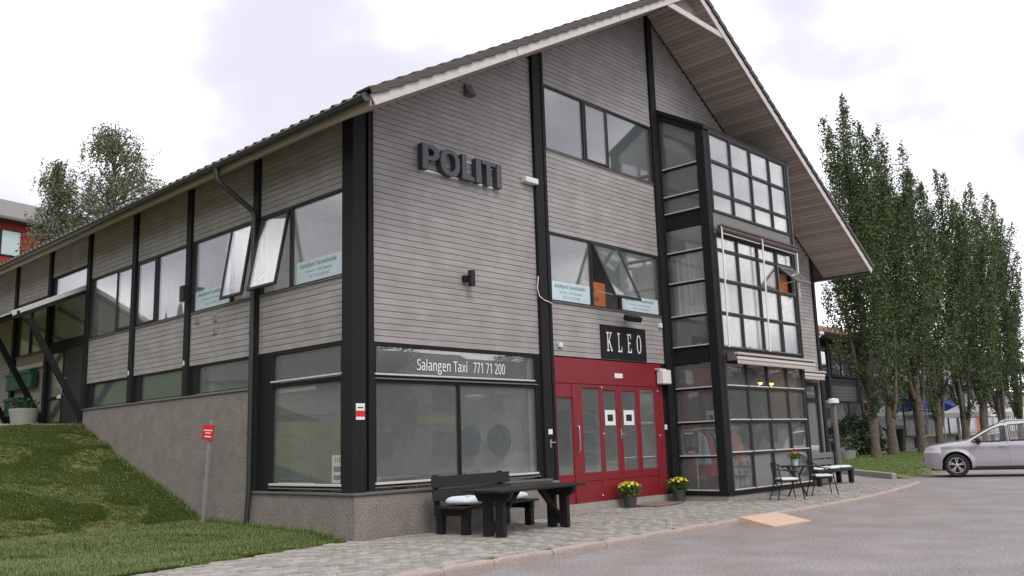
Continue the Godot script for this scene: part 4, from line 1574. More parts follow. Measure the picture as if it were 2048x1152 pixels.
func make_building_fittings() -> void:
	var m: MB
	# large letters on the gable
	var po := thing("wall_lettering", "big slate-grey raised letters reading POLITI on the gable", "sign", Vector3(2.6, 6.83, 0.0))
	var spans := [[1.54, 1.97], [1.99, 2.50], [2.56, 2.89], [2.94, 3.08], [3.10, 3.49], [3.53, 3.67]]
	var chars := "POLITI"
	for i in 6:
		var e := 0.012 if chars[i] == "O" else 0.0
		if chars[i] == "I":
			slab(po, "letter", FRONT, spans[i][0], spans[i][1], 6.58, 7.08, 0.03, 0.16, M.sign_slate)
			continue
		lettering(po, "letter", chars[i], FRONT, spans[i][0], spans[i][1], 6.58 - e, 7.08 + e, 0.03, 0.16, M.sign_slate)
	for v in [6.60, 7.0]:
		slab(po, "rail", FRONT, 1.6, 3.62, v - 0.02, v + 0.02, 0.008, 0.03, M.white_plastic)
	# shop sign
	var kl := thing("shop_sign", "black rectangular sign with tall white letters reading KLEO", "sign", Vector3(7.75, 3.68, 0.0))
	slab(kl, "board", FRONT, 6.88, 8.62, 3.29, 4.06, 0.012, 0.045, M.sign_black)
	var ks := [[7.07, 7.28], [7.49, 7.645], [7.86, 8.02], [8.235, 8.41]]
	for i in 4:
		lettering(kl, "letter", "KLEO"[i], FRONT, ks[i][0], ks[i][1], 3.46, 3.90, 0.046, 0.05, M.white_plastic, false, true)
	# window lettering
	var tx := thing("window_lettering", "white lettering reading Salangen Taxi 771 71 200 on shop glass", "lettering", Vector3(2.6, 2.75, 0.0))
	lettering(tx, "name", "Salangen Taxi", FRONT, 1.49, 2.74, 2.755, 3.03, -0.018, -0.015, M.lettering, false)
	lettering(tx, "number", "771 71 200", FRONT, 2.90, 3.77, 2.815, 3.02, -0.018, -0.015, M.lettering, false)
	dental("pale turquoise dental clinic notice in the side window by the corner post", SIDE, -1.66, -0.24, 4.46, 4.86)
	dental("pale turquoise dental clinic notice in the side window beside the downpipe", SIDE, -5.5, -4.05, 4.46, 4.86)
	dental("pale turquoise dental clinic notice in the front window by the cable", FRONT, 5.30, 6.62, 4.47, 4.90)
	dental("pale turquoise dental clinic notice in the front window above the shop sign", FRONT, 7.84, 9.33, 4.47, 4.84)
	var ps := thing("window_poster", "small white poster with dark fields low in the side shop window", "poster", Vector3(0, 0.9, -0.4))
	slab(ps, "sheet", SIDE, -0.62, -0.22, 0.9, 1.36, -0.085, -0.082, M.paper, 0.0)
	slab(ps, "print", SIDE, -0.57, -0.28, 1.08, 1.17, -0.082, -0.08, M.sticker_ink, 0.0)
	slab(ps, "print", SIDE, -0.57, -0.28, 0.95, 1.03, -0.082, -0.08, M.sticker_ink, 0.0)
	for k in 4:
		slab(ps, "print", SIDE, -0.54 + k * 0.065, -0.515 + k * 0.065, 1.24, 1.33, -0.082, -0.08, M.sticker_ink, 0.0)
	# notice on the corner post
	var cn := thing("post_notice", "small white and red notice on the black corner post", "notice", Vector3(0.1, 1.94, 0.13))
	slab(cn, "plate", FRONT, 0.02, 0.20, 1.93, 2.20, 0.132, 0.138, M.white_plastic, 0.0)
	slab(cn, "red_field", FRONT, 0.02, 0.20, 1.98, 2.08, 0.138, 0.140, M.sign_red, 0.0)
	slab(cn, "print", FRONT, 0.05, 0.17, 2.12, 2.14, 0.138, 0.140, M.frame_dark, 0.0)
	# opening-hours board inside the bay glass
	var oh := thing("hours_board", "framed black opening-hours board in the narrow side of the bay", "board", Vector3(9.7, 1.1, 0.5))
	var S := Transform3D(SIDE.basis, Vector3(9.72, 0, 0))
	slab(oh, "frame", S, 0.18, 0.66, 1.06, 1.66, -0.03, 0.0, M.beige_panel)
	slab(oh, "black_field", S, 0.21, 0.63, 1.09, 1.63, 0.0, 0.003, M.sign_black, 0.0)
	slab(oh, "print", S, 0.25, 0.50, 1.56, 1.59, 0.003, 0.005, M.white_plastic, 0.0)
	for r in 7:
		for k in 2:
			slab(oh, "print", S, 0.25 + k * 0.19, 0.40 + k * 0.18, 1.48 - r * 0.035, 1.495 - r * 0.035, 0.003, 0.005, M.frame_grey, 0.0)
	slab(oh, "print", S, 0.33, 0.51, 1.12, 1.14, 0.003, 0.005, M.white_plastic, 0.0)
	# small fittings on the walls
	var wb := thing("alarm_box", "flat white box on the gable beside the second black post", "box", Vector3(4.62, 6.92, 0))
	slab(wb, "case", FRONT, 4.42, 4.82, 6.90, 7.02, 0.01, 0.15, M.white_plastic, 0.01)
	slab(wb, "cover_seam", FRONT, 4.43, 4.81, 6.955, 6.96, 0.15, 0.152, M.sill_pale, 0.0)
	var vt := thing("gable_vent", "small grey hooded vent high on the gable", "vent", Vector3(2.9, 8.5, 0))
	m = MB.new()
	m.prism(PackedVector2Array([Vector2(0.0, -0.1), Vector2(0.16, -0.1), Vector2(0.02, 0.14), Vector2(0.0, 0.14)]), -0.1, 0.1, Transform3D(Basis(Vector3(0, 0, 1), Vector3(0, 1, 0), Vector3(-1, 0, 0)), Vector3(0, 0, 0.01)))
	part(vt, "hood", m, M.frame_grey)
	m = MB.new()
	m.box(Vector3(-0.12, -0.12, 0.008), Vector3(0.12, 0.16, 0.02), 0.004)
	part(vt, "flange", m, M.frame_grey)
	var wl := thing("wall_lamp", "black cylindrical wall lamp on the gable below the letters", "lamp", Vector3(2.69, 4.62, 0))
	m = MB.new()
	m.lathe([Vector2(0.0, -0.15), Vector2(0.07, -0.15), Vector2(0.07, 0.15), Vector2(0.0, 0.15)], 16, Transform3D(Basis(), Vector3(0.05, 0, 0.16)))
	part(wl, "body", m, M.black_paint)
	m = MB.new()
	m.box(Vector3(-0.07, -0.06, 0.01), Vector3(0.05, 0.06, 0.1), 0.006)
	part(wl, "bracket", m, M.black_paint)
	var fl := thing("flood_lamp", "dark flood lamp on an arm above the shop sign", "lamp", Vector3(7.85, 4.26, 0))
	m = MB.new()
	m.bar(Vector3(0, 0.02, 0.0), Vector3(0, 0.04, 0.22), 0.05, 0.04)
	part(fl, "arm", m, M.black_paint)
	m = MB.new()
	m.box(Vector3(-0.28, -0.08, -0.07), Vector3(0.28, 0.05, 0.09), 0.02, Transform3D(Basis(Vector3.RIGHT, 0.5), Vector3(0, 0, 0.25)))
	part(fl, "housing", m, M.black_paint)
	m = MB.new()
	m.box(Vector3(-0.25, -0.085, -0.05), Vector3(0.25, -0.08, 0.07), 0.0, Transform3D(Basis(Vector3.RIGHT, 0.5), Vector3(0, 0, 0.25)))
	part(fl, "lens", m, M.olive)
	var sn := thing("sensor_box", "small white sensor box above the red entrance corner", "sensor", Vector3(5.45, 3.5, 0))
	slab(sn, "case", FRONT, 5.39, 5.51, 3.45, 3.55, 0.01, 0.07, M.white_plastic, 0.008)
	slab(sn, "lens", FRONT, 5.42, 5.48, 3.47, 3.52, 0.07, 0.074, M.sill_pale, 0.0)
	var s2 := thing("sensor_box", "small white sensor box beside the glazed bay above the shop sign", "sensor", Vector3(9.35, 4.2, 0))
	slab(s2, "case", FRONT, 9.22, 9.34, 4.15, 4.27, 0.01, 0.07, M.white_plastic, 0.008)
	slab(s2, "lens", FRONT, 9.25, 9.31, 4.18, 4.23, 0.07, 0.074, M.sill_pale, 0.0)
	var hb := thing("heater_box", "white box hanging at the red entrance top beside the bay", "box", Vector3(9.2, 2.9, 0.1))
	slab(hb, "case", FRONT, 9.02, 9.36, 2.76, 3.10, 0.015, 0.22, M.white_plastic, 0.02)
	slab(hb, "bracket", FRONT, 8.98, 9.3, 3.10, 3.14, 0.0, 0.12, M.sill_pale)
	var ic := thing("intercom", "white keypad and lock on the black post by the door", "intercom", Vector3(5.0, 1.6, 0.09))
	slab(ic, "keypad", FRONT, 4.88, 5.0, 1.62, 1.73, 0.092, 0.12, M.white_plastic, 0.008)
	slab(ic, "lock_plate", FRONT, 4.93, 4.98, 1.36, 1.52, 0.092, 0.1, M.metal, 0.004)
	m = MB.new()
	m.tube([Vector3(-0.05, -0.14, 0.01), Vector3(-0.05, -0.14, 0.06), Vector3(0.05, -0.14, 0.06)], 0.011, 6)
	part(ic, "lever", m, M.metal)
	var bp := thing("bell_push", "small white bell push on the black panel beside the bay", "bell", Vector3(9.33, 1.75, 0))
	slab(bp, "plate", FRONT, 9.27, 9.37, 1.68, 1.80, -0.02, 0.01, M.white_plastic, 0.006)
	slab(bp, "button", FRONT, 9.30, 9.34, 1.72, 1.76, 0.01, 0.018, M.sill_pale)
	var cb := thing("loose_cable", "loose white cable drooping across the second black post", "cable", Vector3(4.73, 4.6, 0.1))
	m = MB.new()
	m.tube([Vector3(0.02, 0.3, 0.0), Vector3(-0.02, 0.05, 0.0), Vector3(0.02, -0.12, 0.01), Vector3(0.16, -0.2, 0.03), Vector3(0.33, -0.22, 0.02), Vector3(0.48, -0.24, -0.03)], 0.011, 6)
	part(cb, "wire", m, M.white_plastic)
	# fittings on the side wall
	var dp: Node3D = building
	m = MB.new()
	m.tube([Vector3(-0.86, 6.86, -3.1), Vector3(-0.84, 6.62, -3.08), Vector3(-0.74, 6.52, -3.05), Vector3(-0.2, 6.13, -2.95), Vector3(-0.13, 6.0, -2.93), Vector3(-0.13, 0.75, -2.93), Vector3(-0.15, 0.06, -2.97)], 0.05, 12)
	part(dp, "downpipe", m, M.gutter)
	for y in [1.8, 3.7, 5.4]:
		m = MB.new()
		m.lathe([Vector2(0.05, -0.03), Vector2(0.062, -0.03), Vector2(0.062, 0.03), Vector2(0.05, 0.03)], 12, Transform3D(Basis(), Vector3(-0.13, y, -2.93)))
		part(dp, "pipe_clip", m, M.gutter)
	for k in 3:
		var v := thing("wall_vent", ["beige louvred vent plate next to the black box lamp", "beige louvred vent plate, upper of the pair nearer the downpipe", "beige louvred vent plate, lower of the pair nearer the downpipe"][k], "vent", Vector3(0, [4.24, 4.2, 3.94][k], [-5.31, -4.57, -4.55][k]), 0.0, "vent plates")
		m = MB.new()
		m.box(Vector3(-0.03, -0.09, -0.09), Vector3(-0.008, 0.09, 0.09), 0.006)
		part(v, "plate", m, M.cladding_side_1)
		for j in 4:
			m = MB.new()
			m.box(Vector3(-0.042, -0.065 + j * 0.035, -0.07), Vector3(-0.03, -0.05 + j * 0.035, 0.07), 0.003)
			part(v, "louvre", m, M.cladding_side_0)
	var sl := thing("side_lamp", "black box lamp on a side wall post", "lamp", Vector3(-0.07, 4.84, -5.7))
	m = MB.new()
	m.box(Vector3(-0.14, -0.17, -0.09), Vector3(-0.002, 0.17, 0.09), 0.012)
	part(sl, "body", m, M.black_paint)
	m = MB.new()
	m.box(Vector3(-0.12, -0.175, -0.07), Vector3(-0.02, -0.17, 0.07), 0.0)
	part(sl, "lens", m, M.sill_pale)
	for k in 3:
		var tg := thing("post_tag", ["tiny white tag on the black post behind the downpipe", "tiny white tag on the black post carrying the box lamp", "tiny white tag on the black post between the shut side windows"][k], "tag", Vector3(-0.072, [3.38, 3.36, 3.36][k], [-3.0, -5.75, -8.45][k]), 0.0, "tags on posts")
		m = MB.new()
		m.box(Vector3(-0.012, -0.05, -0.03), Vector3(0, 0.05, 0.03), 0.003)
		part(tg, "plate", m, M.white_plastic)
	# red marker sign on a leaning post in the grass
	var rs := thing("marker_sign", "small red sign on a leaning grey metal post in the grass", "sign", Vector3(-0.32, 0.1, -4.3))
	m = MB.new()
	m.bar(Vector3(0, -0.2, 0), Vector3(-0.02, 1.98, 0.30), 0.06, 0.045, 0.004)
	part(rs, "post", m, M.post_metal)
	m = MB.new()
	m.box(Vector3(-0.02, -0.15, -0.11), Vector3(0.0, 0.15, 0.11), 0.004, Transform3D(Basis(Vector3.RIGHT, 0.12) * Basis(Vector3.UP, 0.8), Vector3(-0.06, 1.76, 0.27)))
	part(rs, "plate", m, M.sign_red)
	for q in [[0.03, 0.05, 0.08], [-0.02, 0.0, 0.05], [-0.09, -0.065, 0.06]]:
		m = MB.new()
		m.box(Vector3(-0.022, q[0], -q[2]), Vector3(-0.0205, q[1], q[2]), 0.0, Transform3D(Basis(Vector3.RIGHT, 0.12) * Basis(Vector3.UP, 0.8), Vector3(-0.06, 1.76, 0.27)))
		part(rs, "print", m, M.lettering)
	# awnings
	awning("awning", "closed beige awning cassette with scalloped valance under the bay's middle storey", 9.98, 14.2, 1.42, 3.44)
	awning("awning", "closed beige awning cassette over the windows beyond the bay", 14.3, 17.9, 0.03, 3.38)
	for k in 2:
		var a: float = [9.93, 11.98][k]
		var e: float = [11.88, 13.95][k]
		var af := thing("screen_awning", ["brown rolled window screen with white side rails next to the corner post", "brown rolled window screen with white side rails over the open casement"][k], "awning", Vector3((a + e) / 2, 6.45, 1.45))
		m = MB.new()
		m.tube([Vector3(a - (a + e) / 2, 0.02, 0.07), Vector3(e - (a + e) / 2, 0.02, 0.07)], 0.075, 12)
		part(af, "fabric_roll", m, M.brown_fabric)
		m = MB.new()
		m.box(Vector3(a - (a + e) / 2 - 0.02, 0.07, -0.01), Vector3(e - (a + e) / 2 + 0.02, 0.13, 0.16), 0.01)
		part(af, "cover", m, M.brown_fabric)
		for x in ([a, e] if k == 1 else [a]):
			m = MB.new()
			m.tube([Vector3(x - (a + e) / 2, 0.1, 0.1), Vector3(x - (a + e) / 2, -2.88 if x < 13 else -1.3, 0.07)], 0.022, 8)
			part(af, "side_rail", m, M.white_plastic)
		m = MB.new()
		m.tube([Vector3(a - (a + e) / 2, -0.08, 0.08), Vector3(e - (a + e) / 2, -0.08, 0.08)], 0.014, 6)
		part(af, "hem_bar", m, M.white_plastic)
	# security camera and white box at the far corner
	var sc := thing("security_camera", "white security camera on an arm at the far wall corner", "camera", Vector3(18.26, 4.5, -0.1))
	m = MB.new()
	m.tube([Vector3(0, 0, 0), Vector3(0.3, 0.04, 0.02), Vector3(0.42, 0.14, 0.02)], 0.02, 6)
	part(sc, "arm", m, M.white_plastic)
	m = MB.new()
	m.box(Vector3(0.3, 0.13, -0.06), Vector3(0.58, 0.24, 0.07), 0.02)
	part(sc, "housing", m, M.white_plastic)
	var wb2 := thing("meter_box", "white plastic box at the far wall corner above the awning", "box", Vector3(18.26, 3.65, -0.1))
	m = MB.new()
	m.box(Vector3(0.02, 0.0, -0.16), Vector3(0.48, 0.42, 0.08), 0.03)
	part(wb2, "case", m, M.white_plastic)
	m = MB.new()
	m.box(Vector3(-0.01, 0.1, -0.1), Vector3(0.02, 0.32, 0.0), 0.004)
	part(wb2, "bracket", m, M.sill_pale)
	# shop front beyond the bay
	window(FRONT, "shop_window", [14.2, 15.5, 16.7], [0.35, 2.5, 3.05], {}, M.frame_dark, 0.07)
	window(FRONT, "door_light", [16.8, 17.9], [0.12, 2.5, 3.05], {}, M.black_trim, 0.12, false)
	slab(building, "wall_panel", FRONT, 14.1, 18.08, 3.05, 3.2, -0.2, -0.02, M.frame_grey)
	slab(building, "wall_panel", FRONT, 14.1, 16.8, 0.1, 0.35, -0.2, -0.02, M.frame_grey)

func dental(label: String, tf: Transform3D, u0: float, u1: float, v0: float, v1: float) -> void:
	var t := thing("window_notice", label, "notice", tf * Vector3((u0 + u1) / 2, v0, -0.075), 0.0)
	var W := Transform3D(tf.basis, tf.origin)
	slab(t, "sheet", W, u0, u1, v0, v1, -0.0225, -0.0205, M.sticker, 0.0)
	var w := u1 - u0
	var h := v1 - v0
	lettering(t, "name", "Astafjord Tannklinikk", W, u0 + w * 0.08, u1 - w * 0.12, v0 + h * 0.62, v0 + h * 0.88, -0.0205, -0.0195, M.sticker_ink)
	lettering(t, "address", "Sentrum - 9350 Sjøvegan", W, u0 + w * 0.2, u1 - w * 0.22, v0 + h * 0.38, v0 + h * 0.54, -0.0205, -0.0195, M.sticker_ink, false)
	lettering(t, "telephone", "Tlf: 77 02 80 60", W, u0 + w * 0.28, u1 - w * 0.28, v0 + h * 0.15, v0 + h * 0.30, -0.0205, -0.0195, M.sticker_ink, false)

func awning(called: String, label: String, u0: float, u1: float, w: float, top: float) -> void:
	var t := thing(called, label, "awning", Vector3((u0 + u1) / 2, top, w))
	var L := (u1 - u0) / 2
	var m := MB.new()
	m.box(Vector3(-L, -0.06, 0.0), Vector3(L, 0.0, 0.30), 0.012)
	part(t, "hood", m, M.awning_fabric)
	m = MB.new()
	m.tube([Vector3(-L + 0.04, -0.12, 0.13), Vector3(L - 0.04, -0.12, 0.13)], 0.055, 12)
	part(t, "fabric_roll", m, M.awning_fabric)
	m = MB.new()
	m.box(Vector3(-L + 0.02, -0.17, 0.22), Vector3(L - 0.02, -0.09, 0.27), 0.01)
	part(t, "front_bar", m, M.sill_pale)
	m = MB.new()
	var n := int(L * 2 / 0.11)
	var poly := PackedVector2Array()
	for i in n * 6 + 1:
		var x := -L + 0.03 + (2 * L - 0.06) * i / (n * 6.0)
		poly.append(Vector2(x, -0.245 - 0.035 * absf(sin(PI * i / 6.0))))
	poly.append(Vector2(L - 0.03, -0.16))
	poly.append(Vector2(-L + 0.03, -0.16))
	m.prism(poly, 0.244, 0.248)
	part(t, "valance", m, M.awning_fabric)
	for s in [-1, 1]:
		m = MB.new()
		m.box(Vector3(s * L - 0.015, -0.19, 0.0), Vector3(s * L + 0.015, 0.0, 0.2), 0.005)
		part(t, "end_plate", m, M.frame_grey)


# ---------------------------------------------------------------- leaves
func leaf_blob(m: MB, c: Vector3, r: Vector3, n: int, size: float) -> void:
	m.tinted = true
	for i in n:
		var d := Vector3(rng.randfn(), rng.randfn(), rng.randfn()).normalized() * pow(rng.randf(), 0.4)
		one_leaf(m, c + d * r, size * rng.randf_range(0.6, 1.3))
	m.tinted = m.c.size() > 0

func one_leaf(m: MB, p: Vector3, s: float, droop := 0.0) -> void:
	var t := Vector3(rng.randfn(), rng.randfn() - droop, rng.randfn()).normalized()
	var b := t.cross(Vector3(rng.randfn(), rng.randfn(), rng.randfn())).normalized() * s * 0.36
	var k := rng.randf_range(0.65, 1.3)
	m.tint = Color(k * rng.randf_range(0.9, 1.15), k, k * rng.randf_range(0.8, 1.1))
	var q := t * s
	var nn := b.cross(t).normalized()
	m.tri(p, p + q * 0.5 + b, p + q, nn, nn, nn)
	m.tri(p, p + q, p + q * 0.5 - b, nn, nn, nn)

func leafy(called: String, label: String, at: Vector3, r: float, h: float, n: int, lm: Material, size: float, group := "", potted := false) -> Node3D:
	var t := thing(called, label, "plant" if potted else "bush", at, 0.0, group)
	var m := MB.new()
	var y0 := 0.0
	if potted:
		m.lathe([Vector2(0, 0), Vector2(r * 0.45, 0), Vector2(r * 0.6, h * 0.35), Vector2(r * 0.52, h * 0.35), Vector2(0, h * 0.32)], 16)
		part(t, "pot", m, M.pot_grey)
		y0 = h * 0.3
	m = MB.new()
	for k in 5:
		var a := k * TAU / 5
		m.tube([Vector3(0, y0, 0), Vector3(cos(a) * r * 0.3, (y0 + h) / 2, sin(a) * r * 0.3), Vector3(cos(a) * r * 0.6, h * 0.9, sin(a) * r * 0.6)], [0.015, 0.01, 0.005], 5)
	part(t, "stem", m, M.bark)
	m = MB.new()
	for k in 9:
		var a := k * 2.4
		leaf_blob(m, Vector3(cos(a) * r * 0.5, y0 + (h - y0) * (0.25 + 0.6 * fmod(k * 0.37, 1.0)), sin(a) * r * 0.5), Vector3(r * 0.55, (h - y0) * 0.3, r * 0.55), n / 9, size)
	part(t, "foliage", m, lm)
	return t


# ---------------------------------------------------------------- street furniture
func cushion_mesh(l: float, w: float, h: float) -> MB:
	var m := MB.new()
	var rows := []
	var n := 40
	for i in 9:
		var a := -PI / 2 + PI * i / 8.0
		var line := PackedVector3Array()
		for j in n:
			var t := TAU * j / n
			var cx := signf(cos(t)) * pow(absf(cos(t)), 0.35)
			var cz := -signf(sin(t)) * pow(absf(sin(t)), 0.35)
			var k := pow(maxf(cos(a), 0.0), 0.4)
			line.append(Vector3(cx * l / 2 * k, h / 2 + h / 2 * sin(a) * (1.0 + 0.12 * sin(t * 3)), cz * w / 2 * k))
		rows.append(line)
	m.grid(rows, true)
	return m

func make_furniture() -> void:
	var m: MB
	var bp: Material = M.black_paint
	# garden bench against the corner shop
	var bn := thing("garden_bench", "black painted plank bench in front of the taxi window", "bench", Vector3(2.35, 0, 0.80), deg_to_rad(8.0))
	for k in 2:
		m = MB.new()
		m.box(Vector3(-1.12, 0.415, [-0.23, 0.08][k]), Vector3(1.12, 0.455, [0.06, 0.37][k]), 0.008)
		part(bn, "seat_plank", m, bp)
	for k in 2:
		m = MB.new()
		m.box(Vector3(-1.12, [0.57, 0.79][k], -0.29), Vector3(1.12, [0.755, 0.98][k], -0.255), 0.008, Transform3D(Basis(Vector3.RIGHT, -0.10), Vector3(0, 0, 0.06)))
		part(bn, "back_plank", m, bp)
	for s in [-1, 1]:
		var x: float = s * 0.93
		m = MB.new()
		m.box(Vector3(x - 0.06, 0, 0.20), Vector3(x + 0.06, 0.36, 0.34), 0.008)
		part(bn, "leg", m, bp)
		m = MB.new()
		m.box(Vector3(x - 0.06, 0, -0.33), Vector3(x + 0.06, 0.36, -0.20), 0.008)
		part(bn, "leg", m, bp)
		m = MB.new()
		m.box(Vector3(x - 0.05, 0.30, -0.38), Vector3(x + 0.05, 0.415, 0.36), 0.008)
		part(bn, "rail", m, bp)
		m = MB.new()
		m.bar(Vector3(x, 0.36, -0.34), Vector3(x, 0.97, -0.385), 0.09, 0.07, 0.006, Vector3.RIGHT)
		part(bn, "back_post", m, bp)
	for k in 2:
		var cu := thing("seat_cushion", ["pale blue cushion at the clear end of the plank bench", "pale blue cushion on the plank bench behind the table brace"][k], "cushion", bn.transform * Vector3([-0.62, 0.45][k], 0.457, 0.06), deg_to_rad(8.0), "cushions on the plank bench")
		part(cu, "cover", cushion_mesh([0.66, 0.95][k], 0.54, 0.15), M.cushion)
	# plank table
	var tb := thing("garden_table", "black painted trestle table in front of the plank bench", "table", Vector3(2.33, 0, 1.80), deg_to_rad(5.0))
	for k in 4:
		m = MB.new()
		m.box(Vector3(-1.2, 0.70, -0.40 + k * 0.2 + 0.004), Vector3(1.2, 0.742, -0.40 + (k + 1) * 0.2 - 0.004), 0.007)
		part(tb, "table_plank", m, bp)
	for s in [-1, 1]:
		var x: float = s * 0.88
		for z in [-0.135, 0.135]:
			m = MB.new()
			m.box(Vector3(x - 0.045, 0, z - 0.085), Vector3(x + 0.045, 0.56, z + 0.085), 0.008)
			part(tb, "leg", m, bp)
		m = MB.new()
		m.prism(PackedVector2Array([Vector2(-0.37, 0.70), Vector2(-0.37, 0.66), Vector2(-0.29, 0.55), Vector2(0.29, 0.55), Vector2(0.37, 0.66), Vector2(0.37, 0.70)]), -0.055, 0.055, Transform3D(Basis(Vector3(0, 0, 1), Vector3(0, 1, 0), Vector3(-1, 0, 0)), Vector3(x, 0, 0)))
		part(tb, "bearer", m, bp)
		m = MB.new()
		m.box(Vector3(x - 0.03, 0.06, -0.0505), Vector3(x + 0.03, 0.24, 0.0505), 0.006)
		part(tb, "foot_rail", m, bp)
		m = MB.new()
		m.bar(Vector3(x - s * 0.046, 0.22, 0.03), Vector3(s * 0.30, 0.70, 0.03), 0.09, 0.07, 0.005)
		part(tb, "brace", m, bp)
	# flower pots at the red doors
	for k in 2:
		flower_pot("flower_pot", ["dark pot of yellow flowers in front of the red doors", "dark pot of yellow flowers beside the glazed bay"][k], [Vector3(7.32, 0, 0.28), Vector3(9.18, 0, 0.34)][k], 0.17, 0.28, M.pot_dark, M.petal_yellow, 0.26, "flower pots at the entrance")
	m = MB.new()
	m.box(Vector3(-0.6, 0, -0.32), Vector3(0.6, 0.03, 0.32), 0.008)
	var dmat := part(self, "door_mat", m, M.mat_brown, Transform3D(Basis(Vector3.UP, 0.06), Vector3(8.2, 0.004, 0.42)))
	tag(dmat, "brown door mat on the paving before the red doors", "mat")
	# wheelchair ramp on the kerb
	var rp := thing("kerb_ramp", "small plywood wedge ramp leaning on the kerb", "ramp", Vector3(6.35, -0.12, 4.2), deg_to_rad(-4))
	m = MB.new()
	m.prism(PackedVector2Array([Vector2(-0.36, 0.0), Vector2(0.36, 0.0), Vector2(0.36, 0.022), Vector2(-0.33, 0.15), Vector2(-0.36, 0.15)]), -0.62, 0.62, Transform3D(Basis(Vector3(0, 0, 1), Vector3(0, 1, 0), Vector3(-1, 0, 0)), Vector3.ZERO))
	part(rp, "deck", m, M.ramp_wood)
	for s in [-0.63, 0.62]:
		m = MB.new()
		m.prism(PackedVector2Array([Vector2(-0.36, 0.0), Vector2(0.37, 0.0), Vector2(0.37, 0.02), Vector2(-0.35, 0.145), Vector2(-0.36, 0.145)]), s, s + 0.012, Transform3D(Basis(Vector3(0, 0, 1), Vector3(0, 1, 0), Vector3(-1, 0, 0)), Vector3.ZERO))
		part(rp, "side_board", m, M.ramp_wood)
	# cafe set before the bay
	var ch := cafe_chair("cafe_chair", "black metal armchair with pale cushion before the bay corner post", Vector3(10.42, 0, 2.45), deg_to_rad(48))
	copy(ch, "cafe_chair", Vector3(12.15, 0, 2.5), deg_to_rad(40), "black metal armchair with pale cushion between cafe table and long bench")
	var ct := thing("cafe_table", "round black metal cafe table before the glazed bay", "table", Vector3(11.6, 0, 2.12))
	m = MB.new()
	m.lathe([Vector2(0, 0.70), Vector2(0.36, 0.70), Vector2(0.375, 0.71), Vector2(0.375, 0.72), Vector2(0.36, 0.73), Vector2(0, 0.73)], 28)
	part(ct, "table_top", m, bp)
	for k in 4:
		var a := k * PI / 2 + 0.4
		var d := Vector3(cos(a), 0, sin(a))
		m = MB.new()
		m.tube([d * 0.3 + Vector3(0, 0.01, 0), d * 0.12 + Vector3(0, 0.3, 0), d * 0.1 + Vector3(0, 0.5, 0), d * 0.26 + Vector3(0, 0.70, 0)], 0.013, 6)
		part(ct, "leg", m, bp)
	m = MB.new()
	var ring := []
	for k in 17:
		ring.append(Vector3(cos(k * TAU / 16) * 0.115, 0.4, sin(k * TAU / 16) * 0.115))
	m.tube(ring, 0.008, 5, false)
	part(ct, "ring", m, bp)
	flower_pot("flower_pot", "small pale pot of orange flowers on the cafe table", Vector3(11.6, 0.73, 2.12), 0.085, 0.16, M.sticker, M.petal_orange, 0.16, "flower pots at the entrance")
	# long bench beyond the bay
	var b2 := thing("long_bench", "black bench with pale seat cushions beyond the glazed bay", "bench", Vector3(16.75, 0, 0.62))
	m = MB.new()
	m.box(Vector3(-1.25, 0.36, -0.25), Vector3(1.25, 0.43, 0.27), 0.012)
	part(b2, "seat", m, bp)
	for k in 2:
		m = MB.new()
		m.box(Vector3(-1.25, 0.55 + k * 0.2, -0.30), Vector3(1.25, 0.71 + k * 0.2, -0.265), 0.008)
		part(b2, "back_plank", m, M.frame_grey)
	for s in [-1.1, 1.1]:
		for z in [-0.18, 0.2]:
			m = MB.new()
			m.box(Vector3(s - 0.07, 0, z - 0.06), Vector3(s + 0.07, 0.36, z + 0.06), 0.008)
			part(b2, "leg", m, bp)
		m = MB.new()
		m.box(Vector3(s - 0.04, 0.36, -0.27), Vector3(s + 0.04, 0.95, -0.22), 0.006)
		part(b2, "back_post", m, bp)
	for k in 3:
		var cu := thing("seat_cushion", ["pale blue cushion at the bay end of the long bench", "pale blue cushion in the middle of the long bench", "pale blue cushion at the poplar end of the long bench"][k], "cushion", Vector3(15.95 + k * 0.8, 0.432, 0.64), 0.0, "cushions on the far bench")
		part(cu, "cover", cushion_mesh(0.78, 0.46, 0.09), M.cushion)

func flower_pot(called: String, label: String, at: Vector3, r: float, h: float, pm: Material, fm: Material, spread: float, group: String) -> void:
	var t := thing(called, label, "flower pot", at, 0.0, group)
	var m := MB.new()
	m.lathe([Vector2(0, 0), Vector2(r * 0.72, 0), Vector2(r * 0.92, h * 0.85), Vector2(r, h * 0.86), Vector2(r, h), Vector2(r * 0.9, h), Vector2(r * 0.86, h * 0.9), Vector2(0, h * 0.9)], 20)
	part(t, "pot", m, pm)
	m = MB.new()
	leaf_blob(m, Vector3(0, h + spread * 0.42, 0), Vector3(spread, spread * 0.62, spread), 420, spread * 0.26)
	part(t, "foliage", m, M.leaf_fresh)
	for k in 26:
		var a := k * 2.39996
		var q := sqrt((k + 0.5) / 26.0)
		var p := Vector3(cos(a) * q * spread, h + spread * (0.42 + 0.66 * sqrt(maxf(0.0, 1.0 - q * q * 0.85))), sin(a) * q * spread)
		m = MB.new()
		var n := (p - Vector3(0, h * 0.8, 0)).normalized()
		var x := n.cross(Vector3(0.3, 0.1, 0.9)).normalized()
		var y := n.cross(x)
		var s := spread * rng.randf_range(0.10, 0.17)
		for j in 6:
			var c0 := x * cos(j * TAU / 6) + y * sin(j * TAU / 6)
			var c1 := x * cos((j + 0.85) * TAU / 6) + y * sin((j + 0.85) * TAU / 6)
			m.quad(p, p + c0 * s + n * s * 0.2, p + (c0 + c1) * s * 0.62 + n * s * 0.12, p + c1 * s + n * s * 0.2)
		part(t, "flower", m, fm)

